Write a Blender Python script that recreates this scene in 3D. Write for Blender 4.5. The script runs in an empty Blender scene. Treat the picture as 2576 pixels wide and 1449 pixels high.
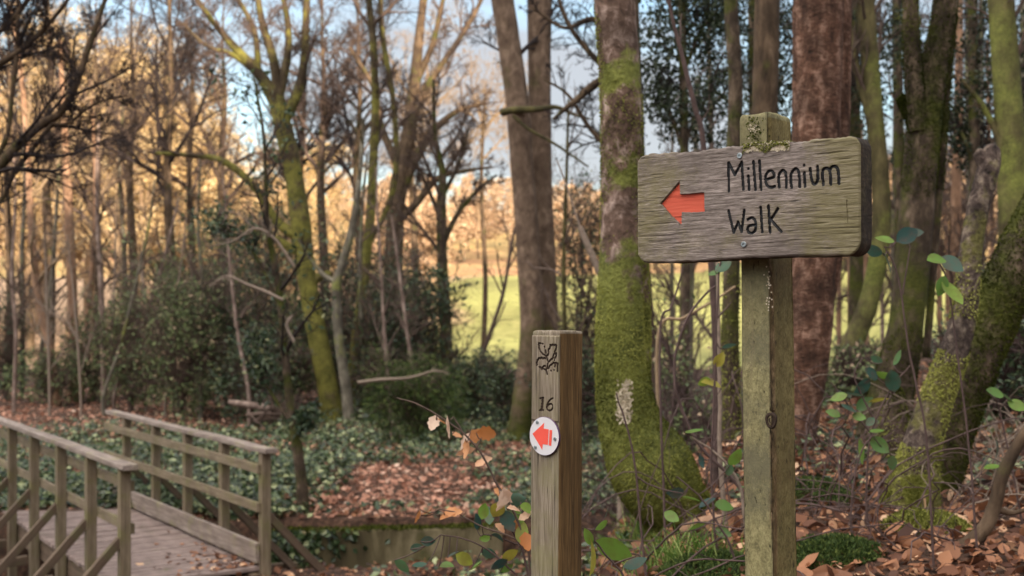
import bpy, bmesh, math, random
import numpy as np
from mathutils import Matrix, Vector

# ------------------------------------------------------------------ basics
SC = bpy.context.scene
COL = SC.collection
F, U0, V0, ZC = 2862.0, 1288.0, 790.0, 1.1      # lens in photo pixels (2576 wide), horizon row, eye height


def P(u, v, d):
    return np.array([(u - U0) / F * d, d, ZC + (V0 - v) / F * d])


def W(w, d):
    return w / F * d


def nrm(a):
    return a / np.maximum(np.linalg.norm(a, axis=-1, keepdims=True), 1e-9)


def hash3(i, j, k):
    h = np.sin(i * 127.1 + j * 311.7 + k * 74.7) * 43758.5453
    return h - np.floor(h)


def vn3(p):
    p = np.asarray(p, float)
    i = np.floor(p)
    f = p - i
    f = f * f * (3 - 2 * f)
    x, y, z = i[..., 0], i[..., 1], i[..., 2]
    a, b, c = f[..., 0], f[..., 1], f[..., 2]

    def L(u, v, t):
        return u + (v - u) * t
    return L(L(L(hash3(x, y, z), hash3(x + 1, y, z), a), L(hash3(x, y + 1, z), hash3(x + 1, y + 1, z), a), b),
             L(L(hash3(x, y, z + 1), hash3(x + 1, y, z + 1), a), L(hash3(x, y + 1, z + 1), hash3(x + 1, y + 1, z + 1), a), b), c)


def vn2(x, y):
    return vn3(np.stack([x, y, np.zeros_like(x) + 3.3], -1))


def smooth(t):
    t = np.clip(t, 0, 1)
    return t * t * (3 - 2 * t)


# ------------------------------------------------------------------ terrain
XB_Y = [-5, 1, 3, 5, 8, 12, 20, 40, 80]
XB_X = [-6, -3, -1.0, 0.15, 0.75, 2.6, 6.0, 13, 28]


def near_edge(x):
    e = 11.0 + 0.12 * (x + 1.3)
    return e + (7.0 - e) * smooth((-3.3 - x) / 0.9)


def far_edge(x):
    e = 12.78 + 0.12 * (x + 2.3)
    return e + 0.9 * smooth((-3.0 - x) / 2.0)


def ground(x, y, noise=True):
    x = np.asarray(x, float)
    y = np.asarray(y, float)
    xb = np.interp(y, XB_Y, XB_X)
    w = smooth((x - xb) / 1.7 + 0.5)
    val = np.interp(y, [0, 2, 6, 9, 40], [0, -0.1, -0.95, -1.25, -1.2])
    pla = 0.09 + 0.02 * np.clip(x - xb, 0, 20)
    z = val + (pla - val) * w
    soft = 0.06 + 0.7 * np.maximum(smooth((x - 0.2) / 0.8), smooth((-2.9 - x) / 0.5))
    m = smooth((y - near_edge(x)) / 0.6 + 0.2) * smooth((far_edge(x) - y) / soft + 0.0)
    z = z + (-2.4 - z) * m * (1 - w)
    z = z + np.interp(y, [40, 90, 200, 260, 420, 700], [0, 0.3, 11.5, 15.5, 40, 48])
    z = z + (8.7 + 9.8 * smooth((x - 20.3) / 1.6)) * smooth((-6 - y) / 14)  # unseen ridge behind the camera, added to shade the foreground, taller on the right
    if noise:
        near = np.clip(1 - (y - 40) / 40, 0, 1)
        z = z + near * (0.16 * (vn2(x * 0.55, y * 0.55) - 0.5) + 0.07 * (vn2(x * 2.1, y * 2.1) - 0.5)
                        + 0.03 * (vn2(x * 6, y * 6) - 0.5))
        z = z + (1 - near) * 2.2 * (vn2(x * 0.03, y * 0.03) - 0.5)
    return z


def on_ground(u, v):
    d = np.linspace(2.5, 40, 6000)
    r = np.stack([(u - U0) / F * d, d, ZC + (V0 - v) / F * d], 1)
    return float(d[np.argmax(ground(r[:, 0], r[:, 1]) >= r[:, 2])])


def gz(x, y):
    return float(ground(np.array([x]), np.array([y]))[0])


# ------------------------------------------------------------------ mesh helpers
class MB:
    def __init__(s):
        s.v, s.q, s.r, s.n = [], [], [], 0

    def add(s, v, q, rnd=None):
        v = np.asarray(v, float).reshape(-1, 3)
        q = np.asarray(q, int).reshape(-1, 4)
        s.v.append(v)
        s.q.append(q + s.n)
        if rnd is None:
            rnd = 0.5
        s.r.append(np.zeros(len(v)) + rnd)
        s.n += len(v)
        return s

    def build(s, name, mat, parent=None, smooth_=True, origin=None):
        v = np.concatenate(s.v)
        q = np.concatenate(s.q)
        r = np.concatenate(s.r)
        o = np.array(parent.location) if (parent is not None and origin is None) else (np.zeros(3) if origin is None else np.asarray(origin))
        me = bpy.data.meshes.new(name)
        me.vertices.add(len(v))
        me.vertices.foreach_set('co', (v - o).astype(np.float32).ravel())
        me.loops.add(q.size)
        me.loops.foreach_set('vertex_index', q.astype(np.int32).ravel())
        me.polygons.add(len(q))
        me.polygons.foreach_set('loop_start', np.arange(0, q.size, 4, dtype=np.int32))
        a = me.attributes.new('rnd', 'FLOAT', 'POINT')
        a.data.foreach_set('value', r.astype(np.float32))
        me.update(calc_edges=True)
        me.polygons.foreach_set('use_smooth', np.full(len(q), smooth_))
        me.materials.append(mat)
        ob = bpy.data.objects.new(name, me)
        COL.objects.link(ob)
        if parent is not None:
            ob.parent = parent
        else:
            ob.location = o
        return ob


def thing(name, label, cat, loc, group=None):
    o = bpy.data.objects.new(name, None)
    o.empty_display_size = 0.2
    COL.objects.link(o)
    o.location = tuple(float(c) for c in loc)
    o['label'] = label
    o['category'] = cat
    if group:
        o['group'] = group
    return o


def tag(o, label, cat, group=None):
    o['label'] = label
    o['category'] = cat
    if group:
        o['group'] = group
    return o


def tubes(mb, pts, rad, k=4, rnd=None, bump=None):
    """pts (N,n,3), rad (N,n): N tubes of k sides"""
    pts = np.asarray(pts, float)
    rad = np.asarray(rad, float)
    N, n, _ = pts.shape
    T = nrm(np.gradient(pts, axis=1))
    m = np.abs(nrm(T.mean(1)))
    ref = np.zeros((N, 3))
    ref[np.arange(N), m.argmin(1)] = 1
    B1 = nrm(np.cross(T, ref[:, None, :]))
    B2 = np.cross(T, B1)
    a = np.arange(k) * 2 * math.pi / k
    ring = B1[:, :, None, :] * np.cos(a)[None, None, :, None] + B2[:, :, None, :] * np.sin(a)[None, None, :, None]
    rr = rad[:, :, None, None]
    if bump is not None:
        base = pts[:, :, None, :] + ring * rr
        rr = rr * (1 + bump(base, a)[..., None])
    v = pts[:, :, None, :] + ring * rr
    idx = np.arange(N * n * k).reshape(N, n, k)
    q = np.stack([idx[:, :-1, :], np.roll(idx, -1, 2)[:, :-1, :], np.roll(idx, -1, 2)[:, 1:, :], idx[:, 1:, :]], -1).reshape(-1, 4)
    r = None if rnd is None else np.repeat(np.asarray(rnd, float), n * k)
    mb.add(v, q, r)
    return v, ring


def catmull(p, per):
    p = np.asarray(p, float)
    p = np.vstack([2 * p[0] - p[1], p, 2 * p[-1] - p[-2]])
    out = []
    for i in range(1, len(p) - 2):
        t = np.linspace(0, 1, per, endpoint=False)[:, None]
        a, b, c, d = p[i - 1], p[i], p[i + 1], p[i + 2]
        out.append(0.5 * ((2 * b) + (c - a) * t + (2 * a - 5 * b + 4 * c - d) * t ** 2 + (3 * b - a - 3 * c + d) * t ** 3))
    out.append(p[-2][None])
    return np.vstack(out)


def rvec(rng, n):
    return nrm(rng.normal(size=(n, 3)))


def grow(rng, pp, pr, k, lf, t0=0.25, t1=1.0, ang=(0.5, 1.0), n=5, wob=0.18, up=0.1, up2=0.02, rmin=0.004, rk=0.6, lmin=0.0, plen=None):
    """k children for each parent polyline pp (N,n0,3) -> pts (N*k,n,3), rad"""
    N, n0, _ = pp.shape
    M = N * k
    idx = np.repeat(np.arange(N), k)
    t = rng.uniform(t0, t1, M) * (n0 - 1)
    i = np.minimum(np.floor(t).astype(int), n0 - 2)
    f = (t - i)[:, None]
    p = pp[idx, i] * (1 - f) + pp[idx, i + 1] * f
    r0 = pr[idx, i] * (1 - f[:, 0]) + pr[idx, i + 1] * f[:, 0]
    T = nrm(pp[idx, i + 1] - pp[idx, i])
    R = rvec(rng, M)
    perp = nrm(R - (R * T).sum(1, keepdims=True) * T)
    a = rng.uniform(ang[0], ang[1], M)[:, None]
    D = T * np.cos(a) + perp * np.sin(a)
    D[:, 2] += up
    D = nrm(D)
    if plen is None:
        pl = np.linalg.norm(np.diff(pp, axis=1), axis=2).sum(1)[idx]
    else:
        pl = np.full(M, plen)
    L = np.maximum(lf * pl * (1 - 0.45 * t / (n0 - 1)) * rng.uniform(0.6, 1.25, M), lmin)
    pts = np.zeros((M, n, 3))
    pts[:, 0] = p
    d = D
    for j in range(1, n):
        d = d + wob * rng.normal(size=(M, 3))
        d[:, 2] += up2
        d = nrm(d)
        pts[:, j] = pts[:, j - 1] + d * (L / (n - 1))[:, None]
    rad = np.maximum(rmin, np.minimum(r0 * rk, L * 0.028))[:, None] * np.linspace(1, 0.4, n)[None]
    return pts, np.maximum(rad, rmin * 0.6)


def cards(mb, C, A, N, L, Wd, rnd, fold=0.25):
    """rhombus leaves"""
    C = np.asarray(C)
    M = len(C)
    A = nrm(A)
    N = nrm(N - (N * A).sum(1, keepdims=True) * A)
    S = np.cross(A, N)
    L = np.broadcast_to(np.asarray(L, float), (M,))[:, None]
    Wd = np.broadcast_to(np.asarray(Wd, float), (M,))[:, None]
    mid = C + A * L * 0.45 + N * Wd * fold
    v = np.stack([C, mid + S * Wd * 0.5, C + A * L, mid - S * Wd * 0.5], 1)
    q = np.arange(M * 4).reshape(M, 4)
    mb.add(v, q, np.repeat(rnd, 4))


def leaves(mb, C, A, N, L, Wd, rnd, curl=0.2, fold=0.25, lobes=0.0, n=6):
    """bent leaves with a folded midrib"""
    C = np.asarray(C)
    M = len(C)
    A = nrm(A)
    N = nrm(N - (N * A).sum(1, keepdims=True) * A)
    S = np.cross(A, N)
    bc = lambda x: np.broadcast_to(np.asarray(x, float), (M,))[:, None, None]
    L, Wd, curl, fold = bc(L), bc(Wd), bc(curl), bc(fold)
    t = np.linspace(0, 1, n)[None, :, None]
    prof = np.sin(np.pi * np.clip(t, 0, 1) ** 0.85) ** 0.8 + 0.02
    prof = prof * (1 + lobes * np.cos(t * 2 * np.pi * 3.5))
    ax = C[:, None, :] + A[:, None, :] * L * t * (1 - 0.25 * np.abs(curl) * t) + N[:, None, :] * L * curl * t * t
    off = S[:, None, :] * Wd * 0.5 * prof
    lift = N[:, None, :] * Wd * 0.5 * prof * fold
    v = np.stack([ax - off + lift, ax, ax + off + lift], 2)          # M,n,3,3
    idx = np.arange(M * n * 3).reshape(M, n, 3)
    q = np.stack([idx[:, :-1, :-1], idx[:, :-1, 1:], idx[:, 1:, 1:], idx[:, 1:, :-1]], -1).reshape(-1, 4)
    mb.add(v, q, np.repeat(rnd, n * 3))


# ------------------------------------------------------------------ materials
def new_mat(name):
    m = bpy.data.materials.new(name)
    m.use_nodes = True
    nt = m.node_tree
    b = nt.nodes['Principled BSDF']
    b.inputs['Roughness'].default_value = 0.8
    b.inputs['Specular IOR Level'].default_value = 0.25
    return m, nt, b


def nd(nt, t, **kw):
    n = nt.nodes.new(t)
    for k, v in kw.items():
        if k in n.inputs:
            n.inputs[k].default_value = v
        else:
            setattr(n, k, v)
    return n


def coords(nt, scale, rot=(0, 0, 0), src='Object'):
    tc = nd(nt, 'ShaderNodeTexCoord')
    mp = nd(nt, 'ShaderNodeMapping')
    mp.inputs['Scale'].default_value = scale
    mp.inputs['Rotation'].default_value = rot
    nt.links.new(tc.outputs[src], mp.inputs['Vector'])
    return mp.outputs['Vector']


def noise(nt, vec, sc, det=5.0, rough=0.6, dist=0.0):
    n = nd(nt, 'ShaderNodeTexNoise')
    n.inputs['Scale'].default_value = sc
    n.inputs['Detail'].default_value = det
    n.inputs['Roughness'].default_value = rough
    n.inputs['Distortion'].default_value = dist
    nt.links.new(vec, n.inputs['Vector'])
    return n.outputs['Fac']


def ramp(nt, fac, stops):
    r = nd(nt, 'ShaderNodeValToRGB')
    e = r.color_ramp.elements
    while len(e) < len(stops):
        e.new(0.5)
    for i, (p, c) in enumerate(stops):
        e[i].position = p
        e[i].color = (c, c, c, 1) if not isinstance(c, tuple) else (*c, 1)
    nt.links.new(fac, r.inputs['Fac'])
    return r.outputs['Color']


def mix(nt, fac, a, b, mode='MIX'):
    m = nd(nt, 'ShaderNodeMix', data_type='RGBA', blend_type=mode)
    for s, x in ((m.inputs[0], fac), (m.inputs[6], a), (m.inputs[7], b)):
        if isinstance(x, (int, float)):
            s.default_value = x
        elif isinstance(x, tuple):
            s.default_value = (*x, 1)
        else:
            nt.links.new(x, s)
    return m.outputs[2]


def math_(nt, op, a, b):
    m = nd(nt, 'ShaderNodeMath', operation=op)
    for s, x in ((m.inputs[0], a), (m.inputs[1], b)):
        if isinstance(x, (int, float)):
            s.default_value = x
        else:
            nt.links.new(x, s)
    return m.outputs[0]


def bump(nt, b, h, dist, strength=1.0):
    n = nd(nt, 'ShaderNodeBump')
    n.inputs['Strength'].default_value = strength
    n.inputs['Distance'].default_value = dist
    nt.links.new(h, n.inputs['Height'])
    nt.links.new(n.outputs['Normal'], b.inputs['Normal'])


def bark(name, dark, mid, light, scale=6.0, stretch=(1, 1, 0.25), moss=None, moss_lo=0.45, moss_hi=0.6, moss_scale=2.0,
         zrange=None, bd=0.02, cross=0.0):
    """bark; moss = (dark moss, light moss); zrange=(z0,z1,amount): more moss towards the foot (height above the base)"""
    m, nt, b = new_mat(name)
    v = coords(nt, stretch)
    n1 = noise(nt, v, scale, 8, 0.65, 0.3)
    if cross:
        nx_ = noise(nt, coords(nt, (0.75, 0.75, 1.5)), scale * 1.7, 8, 0.72, 0.8)
        n1 = math_(nt, 'ADD', math_(nt, 'MULTIPLY', n1, 1 - cross), math_(nt, 'MULTIPLY', nx_, cross))
    c = ramp(nt, n1, [(0.3 + cross * .12, dark), (0.5, mid), (0.68 - cross * .1, light)])
    v2 = coords(nt, (1, 1, 1))
    big = noise(nt, v2, scale * 0.35, 3, 0.5)
    c = mix(nt, math_(nt, 'MULTIPLY', ramp(nt, big, [(0.4, 0.0), (0.65, 1.0)]), 0.6), c, dark)
    h = n1
    if moss:
        mm = noise(nt, v2, moss_scale, 5, 0.62)
        if zrange:
            tc = nd(nt, 'ShaderNodeTexCoord')
            sx = nd(nt, 'ShaderNodeSeparateXYZ')
            nt.links.new(tc.outputs['Object'], sx.inputs[0])
            mr = nd(nt, 'ShaderNodeMapRange')
            mr.inputs['From Min'].default_value = zrange[0]
            mr.inputs['From Max'].default_value = zrange[1]
            mr.inputs['To Min'].default_value = zrange[2]
            mr.inputs['To Max'].default_value = 0.0
            nt.links.new(sx.outputs['Z'], mr.inputs['Value'])
            mm = math_(nt, 'ADD', mm, mr.outputs['Result'])
        mk = ramp(nt, mm, [(moss_lo, 0.0), (moss_hi, 1.0)])
        fn = noise(nt, v2, 45, 5, 0.7)
        pn = noise(nt, v2, 2.6, 5, 0.65)
        mc = ramp(nt, math_(nt, 'ADD', math_(nt, 'MULTIPLY', fn, 0.45), math_(nt, 'MULTIPLY', pn, 0.55)), [(0.38, moss[0]), (0.6, moss[1])])
        c = mix(nt, mk, c, mc)
        h = mix(nt, mk, n1, fn)
    nt.links.new(c, b.inputs['Base Color'])
    b.inputs['Roughness'].default_value = 0.9
    bump(nt, b, h, bd)
    return m


def wood(name, dark, mid, light, algae=None, al=(0.45, 0.65), sc=(2.2, 60, 60), crack=0.5, bd=0.002, al_scale=9.0, rough=0.8, al_amt=0.8,
         streak=None, corner_=None, ends=None):
    m, nt, b = new_mat(name)
    v = coords(nt, sc)
    g = noise(nt, v, 1.0, 8, 0.7, 0.4)
    g2 = noise(nt, coords(nt, (sc[0] * 4, sc[1] * 4, sc[2] * 4)), 1.0, 4, 0.6)
    gg = math_(nt, 'ADD', math_(nt, 'MULTIPLY', g, 0.65), math_(nt, 'MULTIPLY', g2, 0.35))
    c = ramp(nt, gg, [(0.32, dark), (0.47, mid), (0.64, light)])
    blot = noise(nt, coords(nt, (1.2, 3, 3)), 3.0, 3, 0.5)
    c = mix(nt, math_(nt, 'MULTIPLY', ramp(nt, blot, [(0.38, 0.0), (0.66, 1.0)]), 0.6), c, mix(nt, 0.6, mid, dark))
    if algae:
        an = noise(nt, coords(nt, (1, 1, 1)), al_scale, 6, 0.65)
        fine = noise(nt, coords(nt, (1, 1, 1)), 260, 3, 0.7)
        an = math_(nt, 'ADD', an, math_(nt, 'MULTIPLY', math_(nt, 'SUBTRACT', fine, 0.5), 0.35))
        if ends:
            tce = nd(nt, 'ShaderNodeTexCoord')
            spe = nd(nt, 'ShaderNodeSeparateXYZ')
            nt.links.new(tce.outputs['Object'], spe.inputs[0])
            de = math_(nt, 'ABSOLUTE', math_(nt, 'SUBTRACT', spe.outputs['X'], ends[0]), 0.0)
            an = math_(nt, 'ADD', an, math_(nt, 'MULTIPLY', math_(nt, 'SUBTRACT', de, ends[1]), ends[2]))
        c = mix(nt, math_(nt, 'MULTIPLY', ramp(nt, an, [(al[0], 0.0), (al[1], 1.0)]), al_amt), c, algae)
    cr = noise(nt, coords(nt, (sc[0] * 0.9, sc[1] * 1.6, sc[2] * 1.6)), 1.0, 3, 0.5, 0.2)
    ck = ramp(nt, cr, [(0.27, 1.0), (0.36, 0.0)])
    c = mix(nt, math_(nt, 'MULTIPLY', ck, crack), c, tuple(x * 0.35 for x in dark))
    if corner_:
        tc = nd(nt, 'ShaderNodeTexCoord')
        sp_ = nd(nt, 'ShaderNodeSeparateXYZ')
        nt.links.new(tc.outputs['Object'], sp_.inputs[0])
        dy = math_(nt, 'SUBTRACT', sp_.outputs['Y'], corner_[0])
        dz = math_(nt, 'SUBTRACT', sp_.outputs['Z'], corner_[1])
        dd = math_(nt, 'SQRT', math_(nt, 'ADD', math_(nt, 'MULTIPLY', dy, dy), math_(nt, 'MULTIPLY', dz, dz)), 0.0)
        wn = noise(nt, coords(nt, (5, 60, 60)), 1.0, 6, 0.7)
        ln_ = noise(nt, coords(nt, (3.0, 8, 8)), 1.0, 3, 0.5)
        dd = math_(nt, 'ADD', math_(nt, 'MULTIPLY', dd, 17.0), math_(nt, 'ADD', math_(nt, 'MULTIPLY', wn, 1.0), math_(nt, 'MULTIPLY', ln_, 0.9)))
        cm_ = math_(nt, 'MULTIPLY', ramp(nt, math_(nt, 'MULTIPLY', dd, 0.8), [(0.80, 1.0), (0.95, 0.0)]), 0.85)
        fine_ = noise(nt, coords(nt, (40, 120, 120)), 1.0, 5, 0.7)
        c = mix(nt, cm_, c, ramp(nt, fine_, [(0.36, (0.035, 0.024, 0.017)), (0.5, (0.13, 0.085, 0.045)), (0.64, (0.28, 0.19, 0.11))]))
    if streak:
        sn = noise(nt, coords(nt, (1.2, 26, 26)), 1.0, 4, 0.6)
        c = mix(nt, math_(nt, 'MULTIPLY', ramp(nt, sn, [(0.56, 0.0), (0.7, 1.0)]), 0.75), c, streak)
    nt.links.new(c, b.inputs['Base Color'])
    b.inputs['Roughness'].default_value = rough
    hh = math_(nt, 'SUBTRACT', gg, math_(nt, 'MULTIPLY', ck, 0.6))
    bump(nt, b, hh, bd)
    return m


def leafmat(name, stops, transl=0.35, rough=0.55, spec=0.3, patch=None):
    m, nt, b = new_mat(name)
    at = nd(nt, 'ShaderNodeAttribute', attribute_name='rnd')
    c = ramp(nt, at.outputs['Fac'], stops)
    if patch:
        v = coords(nt, (1, 1, 1))
        pn = noise(nt, v, patch[0], 3, 0.6)
        c = mix(nt, math_(nt, 'MULTIPLY', ramp(nt, pn, [(0.45, 0.0), (0.65, 1.0)]), patch[2]), c, patch[1])
    b.inputs['Roughness'].default_value = rough
    b.inputs['Specular IOR Level'].default_value = spec
    nt.links.new(c, b.inputs['Base Color'])
    tr = nd(nt, 'ShaderNodeBsdfTranslucent')
    nt.links.new(c, tr.inputs['Color'])
    ms = nd(nt, 'ShaderNodeMixShader')
    ms.inputs[0].default_value = transl
    nt.links.new(b.outputs[0], ms.inputs[1])
    nt.links.new(tr.outputs[0], ms.inputs[2])
    nt.links.new(ms.outputs[0], nt.nodes['Material Output'].inputs['Surface'])
    return m


def plain(name, col, rough=0.6, spec=0.3, metal=0.0, var=0.25, sc=40):
    m, nt, b = new_mat(name)
    n = noise(nt, coords(nt, (1, 1, 1)), sc, 4, 0.6)
    c = ramp(nt, n, [(0.3, tuple(x * (1 - var) for x in col)), (0.7, tuple(min(1, x * (1 + var * 0.6)) for x in col))])
    nt.links.new(c, b.inputs['Base Color'])
    b.inputs['Roughness'].default_value = rough
    b.inputs['Specular IOR Level'].default_value = spec
    b.inputs['Metallic'].default_value = metal
    return m


MOSS = ((0.045, 0.052, 0.011), (0.27, 0.285, 0.07))
MOSS_D = ((0.022, 0.026, 0.006), (0.095, 0.10, 0.018))
M = {}
M['bark_mossy'] = bark('bark_mossy', (0.03, 0.018, 0.012), (0.19, 0.12, 0.09), (0.66, 0.50, 0.43), 13, (1, 1, 0.75), MOSS, 0.56, 0.62, 3.2, (0.5, 1.7, 0.34), 0.03)
M['bark_pink'] = bark('bark_pink', (0.016, 0.008, 0.005), (0.17, 0.082, 0.052), (0.55, 0.34, 0.25), 15, (1, 1, 0.35), None, bd=0.07, cross=0.45)
M['bark_brown'] = bark('bark_brown', (0.03, 0.02, 0.013), (0.10, 0.065, 0.04), (0.19, 0.13, 0.085), 10, (1, 1, 0.4), MOSS_D, 0.55, 0.7, 2.0, None, 0.02)
M['bark_ivy'] = bark('bark_ivy', (0.018, 0.013, 0.009), (0.075, 0.052, 0.036), (0.20, 0.145, 0.10), 12, (1, 1, 0.5), MOSS_D, 0.47, 0.58, 2.4, None, 0.02)
M['bark_beech'] = bark('bark_beech', (0.06, 0.037, 0.025), (0.15, 0.10, 0.07), (0.25, 0.175, 0.125), 9, (1, 1, 0.6), MOSS_D, 0.58, 0.75, 1.2, (0.0, 2.6, 0.3), 0.01)
M['bark_green'] = bark('bark_green', (0.035, 0.028, 0.014), (0.10, 0.082, 0.036), (0.19, 0.155, 0.07), 7, (1, 1, 0.4), MOSS, 0.45, 0.62, 1.5, None, 0.02)
M['bark_gnarled'] = bark('bark_gnarled', (0.025, 0.016, 0.01), (0.065, 0.046, 0.026), (0.13, 0.098, 0.052), 6, (1, 1, 0.5), ((0.055, 0.055, 0.012), (0.27, 0.245, 0.055)), 0.5, 0.64, 2.2, (1.0, 9.0, 0.2), 0.04)
M['bark_grey'] = bark('bark_grey', (0.05, 0.042, 0.032), (0.15, 0.13, 0.10), (0.27, 0.24, 0.18), 8, (1, 1, 0.4), MOSS, 0.52, 0.66, 1.3, None, 0.015)
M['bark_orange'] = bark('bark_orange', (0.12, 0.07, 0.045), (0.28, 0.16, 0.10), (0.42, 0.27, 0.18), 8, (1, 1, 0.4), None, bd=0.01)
M['bark_pale'] = bark('bark_pale', (0.09, 0.06, 0.05), (0.24, 0.17, 0.14), (0.42, 0.32, 0.27), 8, (1, 1, 0.6), None, bd=0.01)
M['twig_dark'] = plain('twig_dark', (0.032, 0.022, 0.021), 0.85, var=0.4)
M['twig_brown'] = plain('twig_brown', (0.115, 0.078, 0.062), 0.85, var=0.4)
M['twig_warm'] = plain('twig_warm', (0.30, 0.21, 0.13), 0.85, var=0.4, sc=10)
M['twig_grey'] = plain('twig_grey', (0.25, 0.19, 0.15), 0.85, var=0.35)
M['twig_moss'] = bark('twig_moss', (0.03, 0.025, 0.012), (0.075, 0.062, 0.024), (0.14, 0.12, 0.042), 6, (1, 1, 1), None, bd=0.01)
M['stem_dead'] = plain('stem_dead', (0.10, 0.064, 0.058), 0.8, var=0.45, sc=15)
M['moss'] = leafmat('moss', [(0.0, (0.022, 0.026, 0.006)), (0.45, (0.15, 0.16, 0.032)), (1.0, (0.44, 0.44, 0.12))], 0.25, 0.9, 0.1)
M['moss_dark'] = leafmat('moss_dark', [(0.0, (0.018, 0.024, 0.005)), (0.6, (0.06, 0.07, 0.012)), (1.0, (0.15, 0.16, 0.03))], 0.25, 0.9, 0.1)
M['evergreen'] = leafmat('evergreen', [(0.0, (0.012, 0.026, 0.013)), (0.5, (0.045, 0.075, 0.036)), (0.85, (0.11, 0.15, 0.07)), (1.0, (0.30, 0.30, 0.14))], 0.3, 0.35, 0.5)
M['ivy'] = leafmat('ivy', [(0.0, (0.008, 0.014, 0.006)), (0.6, (0.022, 0.036, 0.012)), (1.0, (0.06, 0.075, 0.03))], 0.3, 0.45, 0.4)
M['conifer'] = leafmat('conifer', [(0.0, (0.015, 0.028, 0.008)), (0.6, (0.055, 0.09, 0.022)), (1.0, (0.17, 0.21, 0.055))], 0.2, 0.6, 0.2)
M['shrub_grey'] = leafmat('shrub_grey', [(0.0, (0.045, 0.065, 0.032)), (0.45, (0.13, 0.175, 0.075)), (0.84, (0.26, 0.31, 0.13)), (0.9, (0.42, 0.31, 0.2)), (1.0, (0.55, 0.40, 0.27))], 0.3, 0.5, 0.3)
M['cover'] = leafmat('cover', [(0.0, (0.014, 0.026, 0.010)), (0.45, (0.035, 0.06, 0.022)), (0.75, (0.10, 0.15, 0.055)), (1.0, (0.38, 0.41, 0.20))], 0.25, 0.3, 0.6)  # palest stop puts light highlights into the leaf colour
M['bramble'] = leafmat('bramble', [(0.0, (0.025, 0.07, 0.06)), (0.4, (0.06, 0.13, 0.085)), (0.6, (0.13, 0.25, 0.045)), (0.8, (0.20, 0.33, 0.05)), (1.0, (0.36, 0.32, 0.05))], 0.4, 0.42, 0.4, (25, (0.14, 0.05, 0.03), 0.35))
M['litter'] = leafmat('litter', [(0.0, (0.09, 0.04, 0.027)), (0.35, (0.34, 0.155, 0.10)), (0.7, (0.60, 0.31, 0.21)), (1.0, (0.80, 0.56, 0.43))], 0.2, 0.6, 0.25)
M['litter_dark'] = leafmat('litter_dark', [(0.0, (0.03, 0.013, 0.009)), (0.4, (0.15, 0.062, 0.035)), (0.75, (0.40, 0.185, 0.095)), (1.0, (0.80, 0.52, 0.33))], 0.2, 0.55, 0.3)
M['beech_leaf'] = leafmat('beech_leaf', [(0.0, (0.42, 0.15, 0.04)), (0.4, (0.66, 0.31, 0.13)), (0.7, (0.78, 0.52, 0.36)), (1.0, (0.84, 0.68, 0.56))], 0.35, 0.5, 0.3, (30, (0.35, 0.12, 0.03), 0.4))
M['golden'] = leafmat('golden', [(0.0, (0.22, 0.145, 0.08)), (0.4, (0.55, 0.39, 0.19)), (0.8, (0.78, 0.61, 0.34)), (1.0, (0.84, 0.73, 0.5))], 0.3, 0.7, 0.15)
M['russet'] = leafmat('russet', [(0.0, (0.22, 0.135, 0.085)), (0.5, (0.50, 0.345, 0.22)), (1.0, (0.74, 0.58, 0.42))], 0.2, 0.8, 0.1)
M['grass'] = leafmat('grass', [(0.0, (0.05, 0.10, 0.015)), (0.6, (0.13, 0.22, 0.035)), (1.0, (0.33, 0.38, 0.12))], 0.4, 0.5, 0.3)
M['fern'] = leafmat('fern', [(0.0, (0.06, 0.13, 0.05)), (1.0, (0.22, 0.33, 0.12))], 0.4, 0.5, 0.3)

M['sign_wood'] = wood('sign_wood', (0.045, 0.035, 0.03), (0.18, 0.145, 0.128), (0.46, 0.385, 0.355), (0.17, 0.15, 0.045), (0.46, 0.66), (16.0, 3.0, 170), 0.9, 0.003, 6, al_amt=0.55, ends=(0.27, 0.14, 1.1))
M['sign_edge'] = wood('sign_edge', (0.01, 0.007, 0.005), (0.04, 0.027, 0.018), (0.11, 0.075, 0.05), (0.06, 0.054, 0.02), (0.5, 0.8), (30, 30, 30), 0.3, 0.002, 7)
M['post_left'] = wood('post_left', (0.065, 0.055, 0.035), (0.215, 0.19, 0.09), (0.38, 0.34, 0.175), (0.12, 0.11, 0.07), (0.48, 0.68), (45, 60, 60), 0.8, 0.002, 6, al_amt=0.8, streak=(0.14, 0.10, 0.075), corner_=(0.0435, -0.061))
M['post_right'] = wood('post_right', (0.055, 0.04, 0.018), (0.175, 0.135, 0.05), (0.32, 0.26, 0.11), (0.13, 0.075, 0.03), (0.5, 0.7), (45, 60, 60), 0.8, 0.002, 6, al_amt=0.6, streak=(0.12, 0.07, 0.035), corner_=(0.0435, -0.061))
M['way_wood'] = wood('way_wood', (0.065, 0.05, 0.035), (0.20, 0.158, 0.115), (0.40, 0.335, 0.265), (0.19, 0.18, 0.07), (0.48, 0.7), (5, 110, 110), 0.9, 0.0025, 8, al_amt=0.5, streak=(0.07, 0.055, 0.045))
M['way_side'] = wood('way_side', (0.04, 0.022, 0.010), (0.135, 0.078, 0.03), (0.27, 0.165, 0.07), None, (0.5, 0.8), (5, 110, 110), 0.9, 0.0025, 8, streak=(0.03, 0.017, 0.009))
M['bridge_wood'] = wood('bridge_wood', (0.075, 0.055, 0.038), (0.19, 0.145, 0.098), (0.33, 0.265, 0.185), (0.16, 0.15, 0.055), (0.5, 0.7), (1.5, 30, 30), 0.4, 0.002, 4)
M['rail_wood'] = wood('rail_wood', (0.10, 0.076, 0.064), (0.25, 0.195, 0.165), (0.43, 0.36, 0.32), (0.26, 0.25, 0.09), (0.55, 0.75), (1.5, 30, 30), 0.4, 0.002, 4)
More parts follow.
